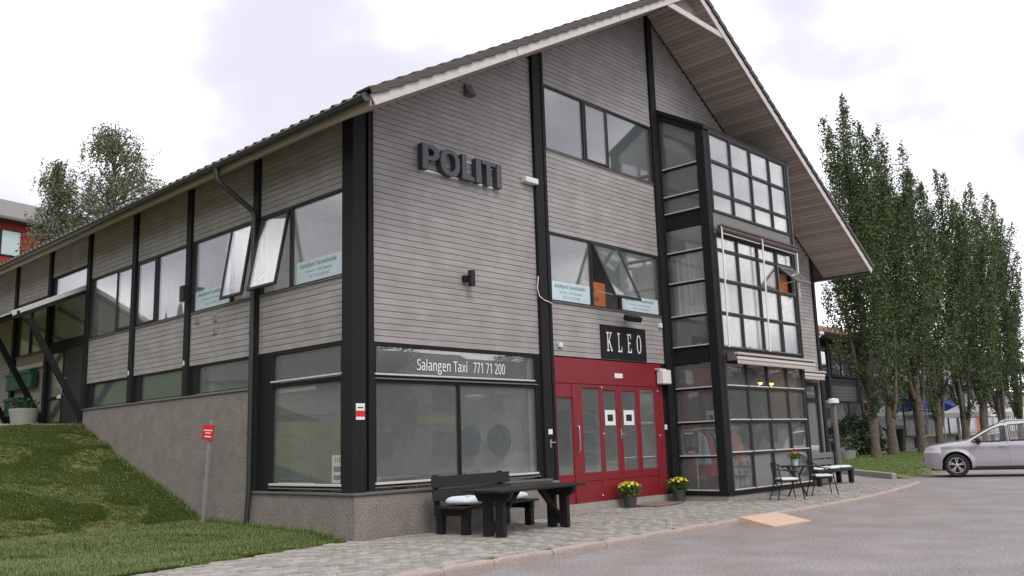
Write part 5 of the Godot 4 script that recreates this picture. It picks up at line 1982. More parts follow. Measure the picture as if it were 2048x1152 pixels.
func cafe_chair(called: String, label: String, at: Vector3, turn: float) -> Node3D:
	# faces +z; seat 0.44 m up
	var t := thing(called, label, "chair", at, turn, "cafe chairs")
	var bp: Material = M.black_paint
	var m: MB
	for s in [-1, 1]:
		m = MB.new()
		m.tube([Vector3(s * 0.27, 0.01, 0.29), Vector3(s * 0.25, 0.42, 0.22), Vector3(s * 0.26, 0.60, 0.20), Vector3(s * 0.27, 0.65, 0.12), Vector3(s * 0.27, 0.67, -0.1), Vector3(s * 0.22, 0.80, -0.26)], 0.013, 7)
		part(t, "arm", m, bp)
		m = MB.new()
		m.tube([Vector3(s * 0.25, 0.01, -0.33), Vector3(s * 0.22, 0.42, -0.2), Vector3(s * 0.22, 0.80, -0.26)], 0.013, 7)
		part(t, "leg", m, bp)
	m = MB.new()
	m.tube([Vector3(-0.22, 0.80, -0.26), Vector3(-0.1, 0.84, -0.30), Vector3(0.1, 0.84, -0.30), Vector3(0.22, 0.80, -0.26)], 0.013, 7)
	part(t, "top_rail", m, bp)
	for k in 7:
		var x := -0.18 + k * 0.06
		m = MB.new()
		m.bar(Vector3(x, 0.44, -0.21), Vector3(x, 0.82, -0.285), 0.014, 0.004, 0.0)
		part(t, "back_slat", m, bp)
	m = MB.new()
	m.box(Vector3(-0.24, 0.41, -0.22), Vector3(0.24, 0.43, 0.24), 0.008)
	part(t, "seat", m, bp)
	m = cushion_mesh(0.46, 0.44, 0.075)
	part(t, "cushion", m, M.cushion, Transform3D(Basis(), Vector3(0, 0.43, 0.01)))
	return t


# ---------------------------------------------------------------- parked car
func car_top(x: float) -> float:
	# outline of the body seen from the side; x runs from the nose (0) to the tail (4.55)
	return curve_at([Vector2(0.0, 0.70), Vector2(0.03, 0.82), Vector2(0.10, 0.90), Vector2(0.3, 0.97), Vector2(0.7, 1.035), Vector2(1.1, 1.075), Vector2(1.26, 1.10), Vector2(1.5, 1.235), Vector2(1.75, 1.385), Vector2(2.0, 1.52), Vector2(2.2, 1.595), Vector2(2.45, 1.64), Vector2(2.9, 1.66), Vector2(3.5, 1.635), Vector2(3.95, 1.58), Vector2(4.15, 1.49), Vector2(4.32, 1.2), Vector2(4.45, 1.0), Vector2(4.53, 0.85), Vector2(4.55, 0.6)], x)

func car_low(x: float) -> float:
	var y := curve_at([Vector2(0.0, 0.42), Vector2(0.1, 0.28), Vector2(0.4, 0.23), Vector2(4.2, 0.25), Vector2(4.5, 0.35), Vector2(4.55, 0.5)], x)
	for cx in [0.93, 3.57]:
		var d := absf(x - cx)
		if d < 0.425:
			y = maxf(y, 0.35 + sqrt(0.425 * 0.425 - d * d))
	return y

func car_half(x: float, y: float) -> float:
	var w := 0.895
	w -= 0.24 * pow(clampf(1.0 - x / 0.55, 0, 1), 2.2)
	w -= 0.12 * pow(clampf((x - 4.0) / 0.55, 0, 1), 2.0)
	w -= 0.05 * pow(clampf((0.5 - y) / 0.3, 0, 1), 1.5)
	w += 0.015 * exp(-pow((y - 0.92) / 0.05, 2))
	if y > 0.98:
		w -= 0.30 * (y - 0.98) + 0.10 * pow(y - 0.98, 2)
	for cx in [0.93, 3.57]:
		var d := Vector2(x - cx, y - 0.35).length()
		w += 0.025 * exp(-pow((d - 0.45) / 0.06, 2))
	return w

func in_pane(x: float, y: float) -> int:
	# side windows: front door, rear door, quarter
	var sill := 1.05 + 0.02 * (x - 1.5)
	var top := car_top(x) - 0.085
	if y < sill or y > top:
		return 0
	if x > 1.42 and x < 2.36:
		return 1
	if x > 2.45 and x < 3.32:
		return 2
	if x > 3.42 and x < 4.0:
		return 3
	return 0

func make_car() -> void:
	var front := Vector3(-0.30, 0, -0.954).normalized()
	# local axes: +x towards the tail, +z towards the viewer's side of the car
	var bx := -front
	var bz := bx.cross(Vector3.UP).normalized()
	if bz.dot(CAM - Vector3(21, 0, 3)) < 0:
		bz = -bz
	bx = Vector3.UP.cross(bz).normalized()
	var near_wheel := Vector3(21.1, 0.0, 2.85)
	var at := near_wheel - bx * 0.93 - bz * 0.80
	at.y = 0.012
	var car := thing("parked_car", "silver station-wagon style car standing on the asphalt by the poplars", "car", at)
	car.basis = Basis(bx, Vector3.UP, bz)
	var skin := MB.new()
	var panes := {}
	for k in [1, 2, 3]:
		panes[k] = MB.new()
	var N := 120
	var R := 26
	var wind := MB.new()
	for s in [-1, 1]:
		var cols := []
		for i in N + 1:
			var x := 4.55 * i / N
			var lo := car_low(x)
			var hi := car_top(x)
			var line := []
			for r in R + 1:
				var t := r / float(R)
				var y := lerpf(lo, hi - 0.035, t)
				line.append(Vector3(x, y, s * car_half(x, y)))
			# rounded shoulder into the roof or bonnet
			var w := car_half(x, hi)
			line.append(Vector3(x, hi - 0.010, s * (w - 0.03)))
			line.append(Vector3(x, hi + 0.004, s * (w - 0.10)))
			line.append(Vector3(x, hi + 0.022, s * w * 0.55))
			line.append(Vector3(x, hi + 0.03, 0))
			cols.append(line)
		for i in N:
			var x := 4.55 * (i + 0.5) / N
			for r in cols[0].size() - 1:
				var a: Vector3 = cols[i][r]
				var b: Vector3 = cols[i + 1][r]
				var c: Vector3 = cols[i + 1][r + 1]
				var d: Vector3 = cols[i][r + 1]
				var mid := (a + b + c + d) / 4
				var nA := car_normal(cols, i, r, s)
				var nB := car_normal(cols, i + 1, r, s)
				var nC := car_normal(cols, i + 1, r + 1, s)
				var nD := car_normal(cols, i, r + 1, s)
				var tgt := skin
				if r < R:
					var k := in_pane(mid.x, mid.y)
					if k > 0:
						tgt = panes[k]
				elif r >= R + 1 and mid.x > 1.36 and mid.x < 2.08:
					tgt = wind
				if s > 0:
					tgt.tri(a, b, c, nA, nB, nC)
					tgt.tri(a, c, d, nA, nC, nD)
				else:
					tgt.tri(a, c, b, nA, nC, nB)
					tgt.tri(a, d, c, nA, nD, nC)
	part(car, "body", skin, M.car_paint)
	for k in [1, 2, 3]:
		part(car, "side_window", panes[k], M.window_glass)
	part(car, "windscreen", wind, M.window_glass)
	var m := MB.new()
	m.box(Vector3(0.2, 0.2, -0.8), Vector3(4.4, 0.3, 0.8), 0.02)
	part(car, "underbody", m, M.tyre)
	m = MB.new()
	m.box(Vector3(1.2, 0.3, -0.78), Vector3(4.2, 0.9, 0.78), 0.05)
	part(car, "cabin_trim", m, M.frame_dark)
	for s in [-0.38, 0.38]:
		for x in [2.25, 3.15]:
			m = MB.new()
			m.box(Vector3(x, 0.9, s - 0.22), Vector3(x + 0.14, 1.25, s + 0.22), 0.05)
			m.box(Vector3(x + 0.03, 1.27, s - 0.1), Vector3(x + 0.12, 1.42, s + 0.1), 0.03)
			part(car, "seat", m, M.frame_dark)
	# dark liners close the wheel wells
	for cx in [0.93, 3.57]:
		for s in [-1, 1]:
			m = MB.new()
			var inner := []
			for z in [0.45, 0.86]:
				var line := PackedVector3Array()
				for k in 13:
					var a := PI * k / 12.0
					line.append(Vector3(cx - cos(a) * 0.42, 0.32 + sin(a) * 0.44, s * z))
				inner.append(line)
			m.grid(inner)
			m.box(Vector3(cx - 0.4, 0.2, s * 0.44 - 0.01), Vector3(cx + 0.4, 0.75, s * 0.44 + 0.01))
			part(car, "wheel_liner", m, M.tyre)
	# sills, wheel arch trims and roof rails
	for s in [-1, 1]:
		m = MB.new()
		m.box(Vector3(1.36, 0.215, minf(s * 0.80, s * 0.885)), Vector3(3.14, 0.33, maxf(s * 0.80, s * 0.885)), 0.02)
		part(car, "sill_trim", m, M.tyre)
		for cx in [0.93, 3.57]:
			m = MB.new()
			var arc := []
			for k in 17:
				var a := PI * k / 16.0
				var p := Vector2(cx - cos(a) * 0.445, 0.35 + sin(a) * 0.445)
				arc.append(Vector3(p.x, p.y, s * (car_half(p.x, p.y) - 0.012)))
			m.tube(arc, 0.022, 6)
			part(car, "arch_trim", m, M.car_paint)
		m = MB.new()
		m.tube([Vector3(2.3, 1.64, s * 0.58), Vector3(2.4, 1.70, s * 0.58), Vector3(3.8, 1.68, s * 0.58), Vector3(3.95, 1.60, s * 0.58)], 0.018, 6)
		part(car, "roof_rail", m, M.rim)
		# black outline of the side glass
		m = MB.new()
		for q in [[1.42, 2.36], [2.45, 3.32], [3.42, 4.0]]:
			var loop := []
			for k in 9:
				var x := lerpf(q[0], q[1], k / 8.0)
				var y := 1.05 + 0.02 * (x - 1.5)
				loop.append(Vector3(x, y, s * (car_half(x, y) + 0.004)))
			for k in 9:
				var x := lerpf(q[1], q[0], k / 8.0)
				var y := maxf(car_top(x) - 0.085, 1.06 + 0.02 * (x - 1.5))
				loop.append(Vector3(x, y, s * (car_half(x, y) + 0.004)))
			loop.append(loop[0])
			m.tube(loop, 0.014, 5, false)
		part(car, "window_trim", m, M.tyre)
		m = MB.new()
		m.bar(Vector3(2.405, 1.03, s * (car_half(2.4, 1.03) + 0.003)), Vector3(2.405, 1.53, s * (car_half(2.4, 1.53) + 0.003)), 0.09, 0.012, 0.0, Vector3.RIGHT)
		part(car, "door_pillar", m, M.tyre)
		# mirror
		m = MB.new()
		m.box(Vector3(1.52, 1.04, minf(s * 0.92, s * 1.12)), Vector3(1.66, 1.19, maxf(s * 0.92, s * 1.12)), 0.05)
		part(car, "mirror", m, M.tyre)
		m = MB.new()
		m.box(Vector3(1.56, 1.0, minf(s * 0.86, s * 1.0)), Vector3(1.64, 1.07, maxf(s * 0.86, s * 1.0)), 0.02)
		part(car, "mirror_foot", m, M.tyre)
		# head lamp wraps round the corner
		m = MB.new()
		var rows := []
		for r in 4:
			var line := PackedVector3Array()
			for k in 9:
				var x := lerpf(0.03, 0.52, k / 8.0)
				var y := lerpf(0.74, 0.90, r / 3.0) * 1.0 + x * 0.10 * (r / 3.0)
				y = minf(y, car_top(x) - 0.02)
				line.append(Vector3(x, y, s * (car_half(x, y) + 0.006)))
			rows.append(line)
		if s < 0:
			rows.reverse()
		m.grid(rows)
		part(car, "headlight", m, M.headlight)
		for x in [2.25, 3.22]:
			m = MB.new()
			m.tube([Vector3(x - 0.1, 0.92, s * 0.91), Vector3(x - 0.08, 0.925, s * 0.94), Vector3(x + 0.08, 0.925, s * 0.94), Vector3(x + 0.1, 0.92, s * 0.91)], 0.013, 6)
			part(car, "handle", m, M.car_paint)
		for x in [1.34, 2.40, 3.36]:
			m = MB.new()
			for k in 8:
				var y0 := lerpf(0.34, 0.98, k / 8.0)
				var y1 := lerpf(0.34, 0.98, (k + 1) / 8.0)
				m.bar(Vector3(x, y0, s * (car_half(x, y0) + 0.0005)), Vector3(x, y1, s * (car_half(x, y1) + 0.0005)), 0.006, 0.004, 0.0, Vector3.RIGHT)
			part(car, "door_seam", m, M.tyre)
	m = MB.new()
	m.box(Vector3(-0.02, 0.44, -0.45), Vector3(0.06, 0.64, 0.45), 0.02)
	part(car, "grille", m, M.tyre)
	m = MB.new()
	m.box(Vector3(-0.035, 0.36, -0.25), Vector3(-0.005, 0.46, 0.25), 0.006)
	part(car, "number_plate", m, M.white_plastic)
	# wheels: tyre, rim with five double spokes
	for cx in [0.93, 3.57]:
		for s in [-1, 1]:
			var wh := holder(car, "wheel", Vector3(cx, 0.358, s * 0.78))
			var xf := Transform3D(Basis(Vector3.RIGHT, PI / 2 * s), Vector3.ZERO)
			m = MB.new()
			m.lathe([Vector2(0.235, -0.1), Vector2(0.315, -0.115), Vector2(0.352, -0.08), Vector2(0.36, 0.0), Vector2(0.352, 0.08), Vector2(0.315, 0.115), Vector2(0.235, 0.1)], 36, xf)
			part(wh, "tyre", m, M.tyre)
			m = MB.new()
			m.lathe([Vector2(0.22, -0.09), Vector2(0.237, -0.09), Vector2(0.237, 0.105), Vector2(0.222, 0.105), Vector2(0.215, 0.02)], 36, xf)
			for k in 5:
				for d in [-0.16, 0.16]:
					var a := k * TAU / 5 + 0.3
					var a2: float = a + d
					m.bar(Vector3(cos(a) * 0.04, sin(a) * 0.04, s * 0.075), Vector3(cos(a2) * 0.225, sin(a2) * 0.225, s * 0.085), 0.034, 0.025, 0.005, Vector3(0, 0, 1))
			m.lathe([Vector2(0.0, 0.05), Vector2(0.055, 0.05), Vector2(0.055, 0.09), Vector2(0.03, 0.1), Vector2(0, 0.1)], 16, xf)
			part(wh, "rim", m, M.rim)
			m = MB.new()
			m.lathe([Vector2(0.0, 0.0), Vector2(0.21, 0.0), Vector2(0.21, 0.01), Vector2(0.0, 0.012)], 24, xf)
			part(wh, "brake_disc", m, M.frame_dark)

func car_normal(cols: Array, i: int, r: int, s: int) -> Vector3:
	var n: int = cols.size() - 1
	var q: int = cols[0].size() - 1
	var a: Vector3 = cols[mini(i + 1, n)][r] - cols[maxi(i - 1, 0)][r]
	var b: Vector3 = cols[i][mini(r + 1, q)] - cols[i][maxi(r - 1, 0)]
	if r == q:
		b = cols[i][q] - cols[i][q - 1]
		b.y = 0
	return (a.cross(b) * s).normalized()


# ---------------------------------------------------------------- neighbours
func make_neighbours() -> void:
	var m: MB
	# long blue-grey building behind the poplars
	var nb := thing("grey_shop_row", "long blue-grey clad shop building with red roof behind the poplars", "building", Vector3(26, 0.3, -8.5))
	var T := Transform3D(Basis(), Vector3(0, 0.35, -8.5))
	var x0 := 26.0
	var x1 := 84.0
	m = MB.new()
	m.box(Vector3(0, -0.6, -12), Vector3(58, 6.3, -4.0), 0.0)
	part(nb, "inner_wall", m, M.blue_siding)
	for y in [-0.2, 3.05, 6.15]:
		m = MB.new()
		m.box(Vector3(0, y - 0.12, -4.0), Vector3(58, y, -0.32), 0.0)
		part(nb, "floor_slab", m, M.ceiling_inside)
	# roof
	m = MB.new()
	m.prism(PackedVector2Array([Vector2(0.9, 6.3), Vector2(0.9, 6.5), Vector2(-5.5, 8.6), Vector2(-12.5, 6.5), Vector2(-12.5, 6.3)]), -0.5, 58.5, Transform3D(Basis(Vector3(0, 0, 1), Vector3(0, 1, 0), Vector3(-1, 0, 0)), Vector3(58, 0, 0)))
	part(nb, "roof", m, M.red_roof)
	m = MB.new()
	m.box(Vector3(-0.5, 6.2, 0.86), Vector3(58.5, 6.42, 0.93), 0.01)
	part(nb, "fascia", m, M.frame_dark)
	for k in 6:
		m = MB.new()
		m.box(Vector3(0, 3.0 + k * 0.2, -0.35), Vector3(58, 3.19 + k * 0.2, -0.3), 0.008)
		part(nb, "cladding_board", m, M.blue_siding)
	slab(nb, "band", T, x0, x1, 3.85, 4.05, -0.3, -0.25, M.blue_band)
	var bays := 14
	var bw := 58.0 / bays
	for i in bays:
		var u := x0 + i * bw
		# upper windows
		window(T, "window", [u + 0.15, u + bw * 0.36, u + bw * 0.68, u + bw - 0.15], [4.25, 5.9], {}, M.frame_dark, 0.08, true, nb)
		slab(nb, "post", T, u - 0.12, u + 0.12, 0.0, 6.2, -0.32, -0.02, M.blue_band)
		if i in [0, 4, 9]:
			slab(nb, "door", T, u + 0.25, u + 1.55, 0.05, 2.4, -0.34, -0.24, M.orange_door)
			window(T, "shop_window", [u + 1.7, u + bw - 0.15], [0.7, 2.9], {}, M.sill_pale, 0.08, true, nb)
			slab(nb, "wall_panel", T, u + 0.12, u + 0.25, 0.0, 3.0, -0.34, -0.26, M.blue_siding)
			slab(nb, "wall_panel", T, u + 1.6, u + bw - 0.12, 0.0, 0.7, -0.34, -0.26, M.grey_wall)
		else:
			window(T, "shop_window", [u + 0.15, u + bw * 0.5, u + bw - 0.15], [0.75, 2.9], {}, M.frame_dark if i % 2 else M.sill_pale, 0.09, true, nb)
			slab(nb, "wall_panel", T, u + 0.12, u + bw - 0.12, 0.0, 0.73, -0.34, -0.26, M.grey_wall)
	for k in 2:
		var aw := thing("blue_awning", "blue fabric awning on the grey shop building", "awning", Vector3([51.0, 57.0][k], 3.0, -8.7), 0.0, "blue awnings")
		m = MB.new()
		m.prism(PackedVector2Array([Vector2(0, 0.6), Vector2(1.2, 0.0), Vector2(1.2, -0.25), Vector2(0, -0.02)]), -1.6, 1.6, Transform3D(Basis(Vector3(0, 0, 1), Vector3(0, 1, 0), Vector3(-1, 0, 0)), Vector3.ZERO))
		part(aw, "fabric", m, M.awning_blue)
		m = MB.new()
		m.tube([Vector3(-1.6, -0.22, 1.22), Vector3(1.6, -0.22, 1.22)], 0.03, 6)
		part(aw, "front_bar", m, M.sill_pale)
	# things standing before it
	leafy("dark_bush", "dark green bush in front of the grey shop building", Vector3(33.6, 0.36, -5.5), 1.15, 1.9, 2600, M.leaf_dark, 0.16)
	leafy("dark_bush", "smaller dark green bush beside the wheelie bin", Vector3(35.6, 0.38, -5.6), 0.8, 1.5, 1600, M.leaf_dark, 0.16)
	var pg := leafy("planter", "grey tub with low plant at the poplar lawn edge", Vector3(29.9, 0.30, -4.4), 0.75, 1.2, 260, M.leaf_dark, 0.12, "", true)
	var bin := thing("wheelie_bin", "black wheelie bin in front of the orange door", "bin", Vector3(37.6, 0.41, -5.0), 0.15)
	m = MB.new()
	var rows := []
	for i in 3:
		var y: float = [0.08, 0.6, 1.12][i]
		var hw: float = [0.34, 0.40, 0.46][i]
		var hd: float = [0.32, 0.38, 0.44][i]
		var line := PackedVector3Array()
		for j in 24:
			var a := TAU * j / 24
			line.append(Vector3(signf(cos(a)) * pow(absf(cos(a)), 0.3) * hw, y, -signf(sin(a)) * pow(absf(sin(a)), 0.3) * hd))
		rows.append(line)
	m.grid(rows, true)
	part(bin, "body", m, M.black_paint)
	m = MB.new()
	m.box(Vector3(-0.48, 1.12, -0.5), Vector3(0.48, 1.2, 0.47), 0.03)
	part(bin, "lid", m, M.black_paint)
	for s in [-0.36, 0.36]:
		m = MB.new()
		m.lathe([Vector2(0, -0.04), Vector2(0.13, -0.04), Vector2(0.13, 0.04), Vector2(0, 0.04)], 14, Transform3D(Basis(Vector3(0, 0, 1), PI / 2), Vector3(s, 0.13, -0.36)))
		part(bin, "wheel", m, M.tyre)
	for k in 2:
		var tn := thing("market_tent", ["white peaked canopy tent behind the poplar trunks", "white slanted canopy tent beyond the parked car"][k], "tent", Vector3([53.6, 57.4][k], 0.40, -6.0), 0.3 * k, "canopy tents")
		m = MB.new()
		var h := 2.15
		for j in 4:
			var a := j * PI / 2 + PI / 4
			var c := (j + 1) * PI / 2 + PI / 4
			var r := 1.9
			m.tri_out(Vector3(cos(a) * r, h, sin(a) * r), Vector3(cos(c) * r, h, sin(c) * r), Vector3(0, h + 0.85, 0), Vector3(0, h - 1, 0))
			m.quad_out(Vector3(cos(a) * r, h, sin(a) * r), Vector3(cos(c) * r, h, sin(c) * r), Vector3(cos(c) * r, h - 0.3, sin(c) * r), Vector3(cos(a) * r, h - 0.3, sin(a) * r), Vector3(0, h - 0.1, 0))
		part(tn, "canopy", m, M.tent_white)
		for j in 4:
			var a := j * PI / 2 + PI / 4
			m = MB.new()
			m.tube([Vector3(cos(a) * 1.85, 0, sin(a) * 1.85), Vector3(cos(a) * 1.85, h, sin(a) * 1.85)], 0.03, 6)
			part(tn, "pole", m, M.rim)
	# lamp column near the shop door
	var lc := thing("lamp_column", "grey lamp column with white cap beyond the bay", "lamp", Vector3(26.1, 0.06, -3.1))
	m = MB.new()
	m.lathe([Vector2(0, 0), Vector2(0.1, 0), Vector2(0.09, 2.6), Vector2(0, 2.6)], 12)
	part(lc, "column", m, M.frame_grey)
	m = MB.new()
	m.lathe([Vector2(0.09, 2.6), Vector2(0.21, 2.62), Vector2(0.2, 2.78), Vector2(0, 2.82)], 16)
	part(lc, "cap", m, M.white_plastic)
	# red house on the slope behind
	var rh := thing("red_house", "red timber house with grey slate roof on the slope behind", "house", Vector3(11.6, 13.6, -56), deg_to_rad(12))
	m = MB.new()
	m.box(Vector3(-7, -2, -4.5), Vector3(7, 3.6, 4.5), 0.02)
	part(rh, "wall", m, M.red_wall)
	m = MB.new()
	m.prism(PackedVector2Array([Vector2(-5.2, 3.45), Vector2(5.2, 3.45), Vector2(5.2, 3.62), Vector2(0, 6.2), Vector2(-5.2, 3.62)]), -7.6, 7.6, Transform3D(Basis(Vector3(0, 0, 1), Vector3(0, 1, 0), Vector3(-1, 0, 0)), Vector3.ZERO))
	part(rh, "roof", m, M.slate_roof)
	for k in 4:
		var wn := MB.new()
		wn.box(Vector3(-6.6 + k * 3.4, 1.1, 4.5), Vector3(-5.2 + k * 3.4, 2.9, 4.56), 0.02)
		var wp := part(rh, "window", wn, M.frame_dark)
		wn = MB.new()
		wn.box(Vector3(-6.5 + k * 3.4, 1.2, 4.56), Vector3(-5.3 + k * 3.4, 2.8, 4.575), 0.0)
		part(wp, "pane", wn, M.sticker)
	# across the street: the facade, sign and trees that the shop windows mirror
	var ac := thing("street_house", "pale rendered two-storey shop house across the street", "house", Vector3(8, -0.12, 34))
	m = MB.new()
	m.box(Vector3(-26, 0, 0), Vector3(30, 6.4, 9), 0.02)
	part(ac, "wall", m, M.grey_wall)
	m = MB.new()
	m.prism(PackedVector2Array([Vector2(-0.6, 6.3), Vector2(9.6, 6.3), Vector2(4.5, 8.6)]), -27, 31, Transform3D(Basis(Vector3(0, 0, -1), Vector3(0, 1, 0), Vector3(1, 0, 0)), Vector3(0, 0, 9)))
	part(ac, "roof", m, M.slate_roof)
	for k in 9:
		for r in 2:
			m = MB.new()
			m.box(Vector3(-24 + k * 6, 0.9 + r * 3.0, -0.05), Vector3(-21.5 + k * 6, 2.6 + r * 2.9, 0.02), 0.01)
			part(ac, "window", m, M.frame_dark)
	var a2 := copy(ac, "street_house", Vector3(66, -0.1, 36), 0.0, "pale rendered shop house further down the street")
	var a3 := copy(ac, "street_house", Vector3(122, -0.1, 30), 0.25, "pale rendered shop house at the street's far end")
	var ps := thing("parking_sign", "blue parking sign on a steel post across the street", "sign", Vector3(24.8, -0.12, 22.0), PI)
	m = MB.new()
	m.tube([Vector3(0, 0, 0), Vector3(0, 2.9, 0)], 0.03, 8)
	part(ps, "post", m, M.post_metal)
	m = MB.new()
	m.box(Vector3(-0.3, 1.75, 0.03), Vector3(0.3, 2.4, 0.05), 0.004)
	part(ps, "plate", m, M.awning_blue)
	lettering(ps, "letter", "P", Transform3D(Basis(Vector3.UP, PI), Vector3(24.8, -0.12, 22.0)), -0.14, 0.14, 1.87, 2.29, 0.05, 0.055, M.white_plastic)
	var sl := thing("street_lamp", "street lamp with a white disc top across the street", "lamp", Vector3(25.4, -0.12, 23.0))
	m = MB.new()
	m.tube([Vector3(0, 0, 0), Vector3(0, 4.1, 0)], [0.06, 0.04], 8)
	part(sl, "post", m, M.post_metal)
	m = MB.new()
	m.lathe([Vector2(0.05, 4.0), Vector2(0.5, 4.2), Vector2(0.48, 4.28), Vector2(0, 4.34)], 18)
	part(sl, "lamp_shade", m, M.white_plastic)
	m = MB.new()
	m.box(Vector3(22.5, 3.1, -0.06), Vector3(26.5, 3.6, 0.0), 0.02)
	part(ac, "yellow_sign", m, M.petal_yellow)
	var wh := thing("hill_house", "pale house with white windows on the bank across the side road", "house", Vector3(-27, 0.2, -44), 0.5)
	m = MB.new()
	m.box(Vector3(-6, -1, -8), Vector3(6, 5.8, 8), 0.02)
	part(wh, "wall", m, M.grey_wall)
	m = MB.new()
	m.prism(PackedVector2Array([Vector2(-6.6, 5.7), Vector2(6.6, 5.7), Vector2(0, 9.2)]), -8.5, 8.5)
	part(wh, "roof", m, M.slate_roof)
	for k in 4:
		for r in 2:
			m = MB.new()
			m.box(Vector3(5.98, 0.9 + r * 2.7, -6.4 + k * 3.8), Vector3(6.05, 2.5 + r * 2.7, -5.0 + k * 3.8), 0.01)
			var wf := part(wh, "window", m, M.white_plastic)
			m = MB.new()
			m.box(Vector3(6.05, 1.0 + r * 2.7, -6.3 + k * 3.8), Vector3(6.06, 2.4 + r * 2.7, -5.1 + k * 3.8), 0.0)
			part(wf, "pane", m, M.frame_dark)


# ---------------------------------------------------------------- trees
func poplar_variant(kind: int, H: float) -> Array:
	var trunk := MB.new()
	var crown := MB.new()
	var limbs := MB.new()
	crown.tinted = true
	var R := 1.85
	var base := 2.6
	var lean := Vector3(rng.randf_range(-0.25, 0.25), 0, rng.randf_range(-0.25, 0.25))
	var pts := []
	var rad := []
	for i in 27:
		var f := i / 26.0
		pts.append(lean * f * f + Vector3(sin(f * 5 + kind) * 0.08, f * H * 0.93 - (0.3 if i == 0 else 0.0), cos(f * 4 + kind) * 0.08))
		rad.append(lerpf(0.20, 0.02, pow(f, 0.75)) * (1.45 if i == 0 else rng.randf_range(0.88, 1.18)))
	trunk.tube(pts, rad, 11)
	for k in 3:
		# side stems that leave the trunk low down and rise beside it
		var a := kind * 1.3 + k * 2.2
		var d := Vector3(cos(a), 0, sin(a))
		var y0 := 1.0 + 0.8 * k
		trunk.tube([Vector3(0, y0, 0) + d * 0.08, Vector3(0, y0 + 0.7, 0) + d * 0.27, Vector3(0, y0 + 2.2, 0) + d * 0.42, Vector3(0, y0 + 4.5, 0) + d * 0.6], [0.10, 0.085, 0.07, 0.03], 8)
	# upswept plumes of foliage, each with a pointed tip, packed round the trunk
	for k in 24:
		var leader := k == 0
		var f := (k - 1) / 22.0
		var y0 := H * 0.7 if leader else lerpf(1.9, H * 0.72, pow(f, 0.9)) + rng.randf_range(-0.4, 0.4)
		var L := H * 0.29 if leader else rng.randf_range(3.6, 6.4) * lerpf(1.0, 0.72, f)
		var a := k * 2.39996 + rng.randf_range(-0.4, 0.4)
		var rho := 0.0 if leader else R * rng.randf_range(0.45, 0.95) * lerpf(1.0, 0.6, f)
		var fat := (0.5 if leader else rng.randf_range(0.45, 0.78))
		var d := Vector3(cos(a), 0, sin(a))
		var off := lean * pow(minf(1.0, (y0 + L * 0.5) / H), 2)
		var p0 := Vector3(0, y0, 0) + off
		var p1 := d * rho * 0.8 + Vector3(0, y0 + L * 0.3, 0) + off
		var p2 := d * (rho + 0.12) + Vector3(rng.randf_range(-0.2, 0.2), y0 + L, rng.randf_range(-0.2, 0.2)) + off
		limbs.tube([p0, p1, p1.lerp(p2, 0.9)], [0.05, 0.03, 0.006], 5, false)
		var cnt := int(L * fat * lerpf(470.0, 360.0, f))
		for j in cnt:
			var t := rng.randf()
			var c := p0.lerp(p1, t / 0.3) if t < 0.3 else p1.lerp(p2, (t - 0.3) / 0.7)
			var r := fat * pow(sin(PI * pow(clampf(t, 0.02, 0.985), 0.95)), 0.5)
			var b := rng.randf() * TAU
			var q := sqrt(rng.randf()) * (0.75 + 0.35 * sin(b * 3.0 + t * 17.0 + k))
			var p := c + Vector3(cos(b), 0, sin(b)) * r * q + Vector3(0, rng.randfn() * 0.1, 0)
			one_leaf(crown, p, rng.randf_range(0.07, 0.15))
	return [trunk.mesh(), limbs.mesh(), crown.mesh()]

